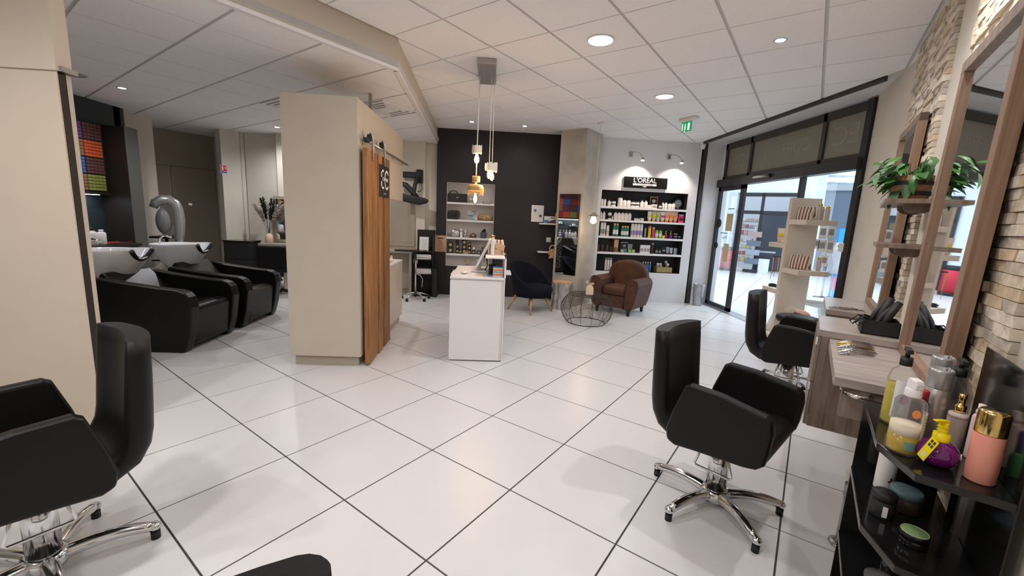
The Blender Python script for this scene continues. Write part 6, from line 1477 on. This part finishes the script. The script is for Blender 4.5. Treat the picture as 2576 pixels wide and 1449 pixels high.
for k, (x, c, kind, h, lab) in enumerate(((2.45, TEA, 'bottle', .30, 'turquoise bottle'), (2.60, W_, 'square', .22, 'white bottle'), (2.70, W_, 'square', .20, 'white square bottle'), (2.80, W_, 'bottle', .26, 'white pump bottle'), (2.92, W_, 'bottle', .26, 'white tall pump bottle'), (3.02, cm((.10, .10, .25)), 'bottle', .25, 'navy bottle'), (3.14, W_, 'bottle', .25, 'white long bottle'), (3.74, W_, 'bottle', .21, 'white dark-capped bottle'), (3.85, W_, 'square', .18, 'small white bottle'))):
    goods('counter_bottle', lab + ' on the mixing counter', 'bottle', (x, 4.62, .8905), 0, kind, h, .045, c, K_ if k in (7,) else W_, None, 1 if kind == 'bottle' else 0, 'bottles on the mixing counter', 14)
bls = thing('counter_sign', 'black sign with white letters lying against the wall above the counter', 'sign', (3.02, 4.965, 1.38), 0); MB().box(-.16, .16, -.01, 0, -.07, .07).obj('panel', M_blackmat, bls); text("L'O", .09, emis('sign_lit', (.8, .9, 1), .8), bls, (0, -.0115, .0))
ws_ = thing('stacked_dishes', 'white stacked tint bowls on the wall ledge above the counter', 'bowls', (2.55, 4.90, 1.30), 0); MB().box(-.14, .14, -.05, .06, -.02, 0).obj('ledge', M_shelfw, ws_)
for k in range(3): MB().lathe([(.03, 0), (.07, .03), (.065, .03), (.03, .004)], 20, (0, 0, .001 + .014 * k)).obj('bowl', W_, ws_)
po_s = thing('info_stand', 'small white information card standing on the mixing counter', 'card', (3.62, 4.78, .8905), 0); MB().box(-.07, .07, -.004, .004, .0, .30).obj('card', M_paper, po_s); MB().box(-.05, .05, -.006, -.0035, .14, .26).obj('blue_print', cm((.30, .42, .55)), po_s)
rt = thing('red_tray', 'flat red tray on the mixing counter', 'tray', (4.08, 4.66, .8905), 0); MB().box(-.17, .13, -.10, .08, 0, .006).obj('base', cm((.28, .04, .03)), rt); MB().box(-.17, .13, -.10, -.09, 0, .014).box(-.17, .13, .07, .08, 0, .014).obj('rim', cm((.28, .04, .03)), rt)
# silver hood dryer on its stand
hd = thing('hood_dryer', 'silver hood hair dryer on a stand beside the tall dark cabinet', 'hair dryer', (4.84, 4.55, 0), facing(215))
MB().tube([(-.15, 0, 1.36), (-.12, 0, 1.43), (-.05, 0, 1.475), (.03, 0, 1.475), (.095, 0, 1.43), (.125, 0, 1.34), (.135, 0, 1.20), (.13, 0, 1.05), (.115, 0, .92), (.105, 0, .84)], [.05, .06, .07, .075, .075, .072, .07, .066, .06, .05], 18).obj('hood_arm', M_silver, hd)
MB().ell((-.045, -.0, 1.17), .095, .11, .19, 18, 12).obj('hood', mat('grey_plastic', (.20, .20, .20), .4), hd); MB().box(.11, .16, -.05, .05, .80, 1.20).obj('rear_panel', M_silver, hd, bevel=.02); MB().box(.055, .10, -.045, .045, 1.435, 1.47, mtx=Matrix.Rotation(R(8), 4, 'Y')).obj('control_panel', cm((.50, .50, .48)), hd, bevel=.006)
MB().cyl((.12, 0), .022, .06, .85, 16).obj('pole', M_chrome, hd)
for k in range(5):
    a = 2 * PI * k / 5; MB().tube([(.12, 0, .07), (.12 + .26 * math.cos(a), .26 * math.sin(a), .05)], [.018, .012], 8).obj('leg', M_blackmat, hd); MB().ell((.12 + .26 * math.cos(a), .26 * math.sin(a), .024), .022, .022, .024, 10, 8).obj('castor', M_blackrub, hd)
ty_ = thing('colour_trolley', 'black tray trolley in front of the hood dryer', 'trolley', (5.12, 4.80, 0), 0); MB().box(-.17, .17, -.13, .13, .90, .93).box(-.17, .17, -.13, .13, .55, .57).obj('tray', M_blackmat, ty_, bevel=.008); MB().cyl((0, 0), .02, .05, .90, 14).obj('post', M_blackmat, ty_); MB().box(-.16, .16, -.12, .12, .03, .06).obj('foot', M_blackmat, ty_)
# taupe cupboard in the recess
cu = thing_t('built_in_cupboard', 'taupe built-in cupboard with two tall doors beside the wash area', 'cupboard', 1.03, 8.25)
MB().box(0, 1.16, 0, .35, 2.085, H2 - .003).obj('upper_panel', M_taupe, cu); MB().box(0, 1.16, .012, .35, 0, 2.09).obj('carcass', mat('cupboard_gap', (.05, .042, .035), .8), cu)
for (xa, xb, kx) in ((.10, .466, .435), (.472, 1.15, .52)):
    d = MB().box(xa, xb, -.006, .012, .05, 2.078).obj('door', M_taupe, cu, bevel=.001); MB().ell((kx, -.022, 1.065), .013, .016, .013, 12, 8).obj('knob', M_chrome, d)
fs = thing_t('fire_sign', 'red and blue extinguisher sign on the cream wall by the cupboard', 'sign', 1.945 - .02, 7.13, 2.04)
MB().box(-.05, .05, -.006, -.001, -.07, .07).obj('panel', M_paper, fs); MB().box(-.046, .046, -.0075, -.0055, -.03, .064).obj('red_field', cm((.55, .03, .05)), fs); MB().box(-.03, -.008, -.009, -.007, -.015, .05).obj('extinguisher_pictogram', W_, fs); MB().prism([(.01, .02), (.035, .0), (.035, .05)], -.009, -.007, 'y').obj('flame_pictogram', W_, fs, fix=True); MB().box(-.046, .046, -.0075, -.0055, -.064, -.036).obj('blue_field', cm((.06, .10, .40)), fs)
# black box, console with pampas vase, mirror and chair
bb = thing('black_laundry_bin', 'tall black square bin standing before the cream wall', 'bin', (5.75, 4.035, 0), 0); MB().box(-.16, .16, -.22, .22, 0, .84).obj('body', M_blackmat, bb, bevel=.01); MB().box(-.17, .17, -.23, .23, .84, .865).obj('rim', M_blackgloss, bb, bevel=.006); MB().box(-.163, .163, -.223, .223, .55, .556).obj('seam', M_blackgloss, bb)
tcb = thing('taupe_console', 'narrow taupe console table against the cream back wall', 'table', (5.93, 3.35, 0), 0)
MB().box(-.20, .115, -.45, .42, .79, .825).obj('top', M_taupe, tcb, bevel=.003)
for s in (.38, -.40): MB().box(-.16, .11, s - .025, s + .025, 0, .79).obj('leg_panel', M_taupe, tcb)
pv = thing('pampas_vase', 'cream bottle vase with pampas plumes on the taupe console', 'vase', (5.90, 3.66, .826), 0)
MB().lathe([(.055, 0), (.062, .006), (.062, .10), (.05, .14), (.028, .155), (.026, .165), (.02, .165)], 22).obj('vase', mat('cream_terracotta', (.68, .52, .38), .7), pv)
M_pamp = mat('pampas_beige', (.44, .36, .29), .95); M_pampk = mat('pampas_black', (.012, .011, .011), .95)
rnd = random.Random(31)
for k, (dy, dx, L, c) in enumerate(((.27, .05, .50, 0), (.20, -.04, .52, 0), (.13, .02, .62, 1), (.05, -.05, .63, 1), (-.05, .03, .62, 1), (-.13, -.02, .60, 1), (-.22, .04, .58, 0), (-.28, -.03, .52, 0), (-.16, .06, .50, 0))):
    p0 = Vector((0, 0, .15)); p1 = Vector((dx * .4, dy * .4, .15 + L * .5)); p2 = Vector((dx, dy, .15 + L * .98))
    m = M_pampk if c else M_pamp
    stm = MB().tube([p0, p1, p2], .003, 5).obj('stem', m, pv); pl_ = MB()
    for q_ in range(150):
        u = rnd.uniform(.40, 1.0); pt_ = p0.lerp(p1, u * 2) if u < .5 else p1.lerp(p2, u * 2 - 1)
        wv = .055 * math.sin(PI * min(1, (u - .32) / .75)) ** .8; d = Vector((rnd.gauss(0, 1), rnd.gauss(0, 1), .9)).normalized() * wv * rnd.uniform(.7, 1.5)
        pl_.tube([pt_, pt_ + d * .6 + Vector((0, 0, .01)), pt_ + d + Vector((0, 0, -.01))], [.0045, .004, .001], 3, cap=False)
    po_p = pl_.obj('plume', m, stm); po_p['kind'] = 'stuff'
bm_ = thing('console_mirror', 'taupe framed mirror on the back wall behind the pampas vase', 'mirror', (BX + .02, 3.30, 1.24), facing(180)); MB().box(-.33, .33, -.03, -.001, -.40, .40).obj('frame', M_taupe, bm_, bevel=.004); MB().box(-.28, .28, -.034, -.029, -.35, .35).obj('glass', M_mirror, bm_)
bc = thing('console_chair', 'black chair with square padded back at the taupe console', 'chair', (5.52, 3.28, 0), facing(0))
MB().box(-.24, .24, .20, .27, .43, .83).obj('backrest', M_leather, bc, bevel=.02); MB().box(-.24, .24, -.24, .24, .40, .48).obj('seat', M_leather, bc, bevel=.02); MB().cyl((0, 0), .03, .06, .40, 16).obj('column', M_chrome, bc)
for k in range(5):
    a = 2 * PI * k / 5 + .3; MB().tube([(0, 0, .07), (.28 * math.cos(a), .28 * math.sin(a), .03)], [.02, .012], 8).obj('leg', M_blackmat, bc)
# ================================================================== ALCOVE BEHIND THE PARTITION
am = thing('alcove_mirror', 'taupe framed mirror seen through the partition hatch', 'mirror', (BX + .02, 1.42, 1.29), facing(180)); MB().box(-.25, .25, -.04, -.001, -.43, .43).obj('frame', M_taupe, am, bevel=.004); MB().box(-.175, .175, -.043, -.039, -.355, .355).obj('glass', M_mirror, am)
ak = thing('alcove_console', 'grey console below the alcove mirror', 'table', (5.90, 1.45, 0), 0); MB().box(-.14, .14, -.28, .5, .76, .80).obj('top', M_taupe, ak, bevel=.003); MB().box(-.13, .13, -.27, -.23, 0, .76).obj('leg_panel', M_taupe, ak); MB().box(.05, .12, -.23, .5, .1, .76).obj('back_panel', M_taupe, ak)
sk = thing('power_socket', 'white wall socket above the alcove console', 'socket', (5.98, 1.12, .62), facing(180)); MB().box(-.04, .04, -.14, -.128, -.04, .04).obj('plate', M_whitep, sk, bevel=.003); MB().cyl((0, 0), .02, 0, .006, 14, mtx=Matrix.Translation((0, -.128 - .012, 0)) @ Matrix.Rotation(PI / 2, 4, 'X')).obj('outlet', GRY, sk)
wd_ = thing('wall_dryer_arm', 'black wall-mounted hair processor with bent arms in the alcove', 'hair dryer', (BX + .02, 1.09, 0), facing(180))
MB().box(-.055, .055, -.06, -.001, 1.98, 2.21).obj('wall_plate', M_blackmat, wd_, bevel=.008)
MB().box(-.30, .03, -.11, -.05, 2.06, 2.16).obj('upper_arm', M_blackmat, wd_, bevel=.015)
MB().tube([(-.02, -.10, 2.08), (-.06, -.13, 1.95), (-.08, -.17, 1.80), (-.02, -.20, 1.72)], [.03, .035, .04, .045], 12).obj('elbow', M_blackmat, wd_)
MB().tube([(-.32, -.16, 1.96), (-.20, -.18, 1.92), (-.10, -.19, 1.82), (-.03, -.20, 1.73)], [.04, .045, .045, .05], 12).obj('curved_arm', M_blackmat, wd_)
MB().prism([(-.30, 1.66), (-.12, 1.62), (.02, 1.60), (.15, 1.635), (.19, 1.69), (.12, 1.72), (-.03, 1.745), (-.16, 1.76), (-.32, 1.80)], -.27, -.13, 'y').obj('heater_wing', M_blackmat, wd_, bevel=.03, seg=3, fix=True)
MB().tube([(.03, -.03, 1.98), (.05, -.04, 1.88), (.02, -.05, 1.84), (-.03, -.10, 1.83)], .006, 8).obj('cable', M_blackrub, wd_)
mg = thing('magazine_shelf', 'black open shelf unit stacked with magazines in the alcove', 'shelf unit', (5.92, .97, 0), facing(180))
for z in (.04, .40, .66, .80): MB().box(-.155, .155, -.15, .13, z - .012, z).obj('shelf', M_blackmat, mg)
MB().box(-.155, .155, .12, .135, 0, 1.17).obj('back_panel', M_blackmat, mg); MB().box(-.165, -.155, -.15, .135, 0, .82).obj('side_panel', M_blackmat, mg); MB().box(.155, .165, -.15, .135, 0, 1.17).obj('side_panel', M_blackmat, mg)
rnd = random.Random(3)
for z, n, nm in ((.401, 7, 'lower'), (.661, 7, 'upper')):
    for k in range(n):
        c = rnd.choice(((.70, .66, .62), (.45, .40, .38), (.62, .58, .55), (.30, .16, .12), (.55, .55, .56)))
        t = thing('magazine', 'magazine, %s from the bottom of the %s pile on the black alcove shelf' % (ORD[k], nm), 'magazine', (5.895 + rnd.uniform(-.008, .008), .97 + rnd.uniform(-.008, .008), z + k * .0122), facing(180) + rnd.uniform(-.05, .05), 'magazines in the alcove')
        MB().box(-.13, .13, -.10, .10, 0, .0115).obj('pages', M_paper, t); MB().box(-.131, .131, -.101, .101, .0115, .0122).obj('cover', cm(c), t)
nt_ = thing('framed_notice', 'white framed notice standing on the magazine shelf', 'frame', (5.86, .98, .801), facing(180)); mt_ = Matrix.Rotation(R(-8), 4, 'X'); MB().box(-.085, .085, -.006, .006, 0, .255, mtx=mt_).obj('frame', M_steel, nt_); MB().box(-.075, .075, -.008, -.0055, .01, .245, mtx=mt_).obj('sheet', M_paper, nt_)
for k in range(8): MB().box(-.055, .05, -.0092, -.0078, .05 + .022 * k, .055 + .022 * k, mtx=mt_).obj('text_line', GRY, nt_)
rt_ = thing('tool_trolley', 'black tray table on a chrome five-castor stand in the alcove', 'trolley', (5.48, 1.05, 0), facing(180))
MB().prism([(-.34, -.10), (-.30, -.13), (.10, -.15), (.16, -.10), (.16, .10), (.10, .14), (-.28, .08)], .82, .85).obj('tray', M_blackgloss, rt_, bevel=.012, fix=True)
MB().cyl((0, 0), .013, .10, .82, 16).obj('pole', M_chrome, rt_); MB().tube([(.0, -.01, .45), (.08, -.02, .42), (.12, -.02, .36), (.11, -.02, .22)], .009, 8).obj('bracket', M_galv, rt_)
for k in range(5):
    a = 2 * PI * k / 5 + .5; MB().tube([(0, 0, .12), (.12 * math.cos(a), .12 * math.sin(a), .105), (.24 * math.cos(a), .24 * math.sin(a), .065)], [.016, .013, .009], 8).obj('leg', M_chrome, rt_); MB().ell((.24 * math.cos(a), .24 * math.sin(a), .028), .027, .027, .028, 12, 8).obj('castor', M_blackrub, rt_)
dcab = thing('black_pedestal', 'low black pedestal cabinet beside the magazine shelf', 'cabinet', (5.90, .66 + .18 - .0, 0), 0)
dcab.location = (5.84, .80 - .0, 0); MB().box(-.12, .12, -.02, .0, 0, .50).obj('side', M_blackmat, dcab); MB().box(-.12, .12, -.075, -.021, 0, .50).obj('body', M_blackmat, dcab)

# ================================================================== THE MALL OUTSIDE
ma = 144.4                                   # the opposite shopfronts face the salon door
mo_ = Vector((12.68, -10.42, 0))
M_mallw = mat('mall_white', (.78, .82, .86), .6); M_mallf = mat('mall_grey', (.35, .38, .40), .5)
ms_ = empty_struct('wall_mall', (mo_.x, mo_.y, 0), facing(ma))
MB().box(-3.6, 1.0, 0, .3, 2.75, 4.3).obj('fascia', M_mallw, ms_); MB().box(-3.6, -1.5, .0, .3, 0, 2.75).obj('white_wall', M_mallw, ms_)
MB().box(.35, 1.0, -.05, .3, 0, 2.75).obj('pier', M_mallw, ms_)
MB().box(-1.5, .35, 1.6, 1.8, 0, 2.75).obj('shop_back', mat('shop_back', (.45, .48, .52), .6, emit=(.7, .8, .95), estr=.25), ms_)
for xx in (-1.5, -.75, .30): MB().box(xx - .05, xx + .05, -.05, .05, 0, 2.75).obj('shopfront_mullion', M_darkframe, ms_)
MB().box(-1.5, .35, -.05, .05, 2.0, 2.12).obj('shopfront_transom', M_darkframe, ms_); MB().box(-1.5, .35, -.05, .05, 2.62, 2.75).obj('shopfront_head', M_darkframe, ms_)
MB().box(-.70, .30, -.02, .02, .0, 2.0).obj('shopfront_door', mat('dark_glass', (.05, .055, .07), .15), ms_)
rnd = random.Random(14)
for k in range(7):
    MB().box(-1.42, -.82, .6, .9, .22 + .25 * k, .25 + .25 * k).obj('goods_shelf', M_mallf, ms_)
    for q_ in range(4):
        cc = rnd.choice(((.6, .45, .35), (.30, .40, .6), (.75, .75, .7), (.55, .15, .15), (.75, .6, .2)))
        MB().box(-1.40 + .145 * q_, -1.29 + .145 * q_, .62, .85, .25 + .25 * k, .25 + .25 * k + rnd.uniform(.08, .18)).obj('goods_box', mat('goods_%d%d%d' % tuple(int(c * 100) for c in cc), cc, .6), ms_)
for k in range(6): MB().box(-2.6 + .5 * k, -2.48 + .5 * k, -1.2 - .3 * k, -.1, 4.3, 4.55).obj('ceiling_baffle', mat('mall_baffle', (.55, .50, .42), .7), ms_)
# right part: dark shopfront with bright clerestory
MB().box(1.0, 7.0, .2, .4, 0, 3.0).obj('shopfront_right', mat('shop_dark', (.10, .13, .18), .3), ms_)
MB().box(1.0, 7.0, .1, .4, 2.85, 3.05).obj('lintel', M_mallf, ms_)
for k in range(6):
    MB().box(1.25 + .95 * k, 2.1 + .95 * k, .15, .2, 3.35, 3.95).obj('clerestory_pane', emis('sky_pane', (.85, .93, 1.0), 5.0), ms_); MB().box(1.25 + .95 * k, 2.1 + .95 * k, .15, .2, 3.12, 3.25).obj('clerestory_pane', emis('sky_pane', (.85, .93, 1.0), 5.0), ms_)
MB().box(1.0, 7.0, .2, .4, 3.05, 4.6).obj('clerestory_wall', mat('clerestory_frame', (.20, .25, .32), .5), ms_)
MB().box(-6, 9, -2, .4, 4.62, 4.8).obj('mall_ceiling', M_mallw, ms_)
text('Le', .36, emis('blue_letters', (.03, .15, .55), .6), ms_, (3.35, .18, 2.55), name='shop_lettering')
mlw = MB().box(6.34, 14.0, EY - .1, EY + .1, 0, 4.6); struct(mlw.obj('wall_mall_left', M_mallw))
wf2 = MB().box(2.6, 3.05, -12, -4.45, 0, 4.6); struct(wf2.obj('wall_mall_right', M_mallw))
up_ = MB().box(2.3, 6.6, EY - .2, EY - .04, H1 + .03, 4.8); struct(up_.obj('wall_above_entrance', M_mallw))
def mall(name, label, cat, x, y, group=None): return thing(name, label, cat, (x, y, 0), facing(ma), group)
rb = mall('red_bin', 'red litter bin with dark base out in the mall', 'bin', 12.50, -8.41); MB().lathe([(.20, .0), (.21, .09)], 24).obj('base', M_blackmat, rb); MB().lathe([(.20, .09), (.205, .70), (.19, .72)], 24).obj('body', cm((.55, .03, .05)), rb); MB().lathe([(.21, .70), (.21, .78), (.15, .82), (0, .82)], 24).obj('lid', M_blackmat, rb)
rk2 = mall('garment_rail', 'tall dark display stand on a wheeled base out in the mall', 'stand', 12.08, -9.01); MB().box(-.22, .22, -.15, .15, .03, .10).obj('base', M_blackmat, rk2); MB().box(-.03, .03, -.03, .03, .1, 1.55).obj('post', M_steel, rk2)
for k in range(4): MB().box(-.20, .20, -.12, .12, .30 + .3 * k, .48 + .3 * k).obj('bin_box', cm(((.12, .14, .18), (.25, .28, .32), (.10, .12, .15), (.30, .22, .20))[k]), rk2)
ct = mall('glass_table', 'low table with a white box out in the mall by the shop door', 'table', 12.44, -9.70); MB().box(-.30, .30, -.2, .2, .68, .72).obj('top', M_mallf, ct)
for sx in (-.28, .28):
    for sy in (-.18, .18): MB().box(sx - .015, sx + .015, sy - .015, sy + .015, 0, .68).obj('leg', M_darkframe, ct)
bx2 = mall('white_carton', 'white carton standing under the low mall table', 'box', 12.44, -9.70); MB().box(-.16, .16, -.12, .12, 0, .45).obj('carton', M_mallw, bx2); MB().box(-.161, .161, -.121, .121, .43, .455).obj('lid', M_mallw, bx2)
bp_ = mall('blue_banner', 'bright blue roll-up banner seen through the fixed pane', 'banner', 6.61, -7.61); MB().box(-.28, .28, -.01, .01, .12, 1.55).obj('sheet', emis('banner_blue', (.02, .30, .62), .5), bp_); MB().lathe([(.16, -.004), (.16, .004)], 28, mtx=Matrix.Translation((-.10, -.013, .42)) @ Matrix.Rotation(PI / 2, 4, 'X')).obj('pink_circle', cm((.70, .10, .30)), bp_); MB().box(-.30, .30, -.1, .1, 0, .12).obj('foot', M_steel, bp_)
for z_, w_ in ((1.24, .17), (1.15, .15), (1.06, .18), (.94, .12), (.90, .13), (.86, .11)): MB().box(-w_, w_, -.0125, -.0105, z_ - (.022 if z_ > 1 else .009), z_ + (.022 if z_ > 1 else .009)).obj('print_line', M_signw, bp_)
bw2 = mall('mall_bench', 'white curved bench leg out in the mall beyond the pane', 'bench', 4.44, -5.44); MB().prism([(-.35, .40), (.25, .40), (.25, .34), (.02, .30), (-.02, .20), (.06, .04), (.06, 0), (-.10, 0), (-.10, .10), (-.14, .22), (-.12, .31), (-.35, .34)][::-1], -.18, .18, 'y').obj('frame', mat('bench_stone', (.55, .53, .48), .7), bw2, bevel=.01, fix=True); MB().box(-.4, .3, -.2, .2, .40, .43).obj('seat', mat('bench_stone', (.55, .53, .48), .7), bw2)
for k, (mx, my, c, lab) in enumerate(((7.21, -7.59, (.03, .03, .035), 'dark clothed display bust in the mall, left one'), (5.96, -6.72, (.55, .55, .58), 'white clothed display bust in the mall, right one'))):
    mq = mall('display_bust', lab, 'mannequin', mx, my, 'display busts in the mall'); MB().lathe([(.02, .05), (.02, .75)], 10).obj('pole', M_steel, mq); MB().lathe([(.16, .0), (.16, .03), (.03, .06)], 18).obj('foot', M_blackmat, mq); MB().lathe([(.14, .70), (.12, .85), (.17, 1.05), (.19, 1.15), (.06, 1.22), (.05, 1.28), (0, 1.28)], 20).obj('torso', cm(c), mq)
# notices taped on the fixed pane
for k, (x, z, w_, h_) in enumerate(((3.55, 1.45, .12, .16), (3.42, 1.45, .11, .15), (3.53, 1.28, .13, .15), (3.40, 1.28, .11, .16), (3.62, 1.30, .08, .12), (3.47, 1.10, .14, .14))):
    t = thing('pane_notice', 'white paper notice taped on the fixed glass pane, %s row, %s' % (['upper', 'upper', 'middle', 'middle', 'middle', 'lower'][k], ['left', 'right', 'centre', 'right', 'left', 'single'][k]), 'notice', (x, EY + .005, z), facing(90), 'notices on the fixed pane'); MB().box(-w_ / 2, w_ / 2, -.002, 0, -h_ / 2, h_ / 2).obj('sheet', M_paper, t); MB().box(-w_ * .35, w_ * .35, -.003, -.0015, -h_ * .2, h_ * .3).obj('picture', GRY, t)
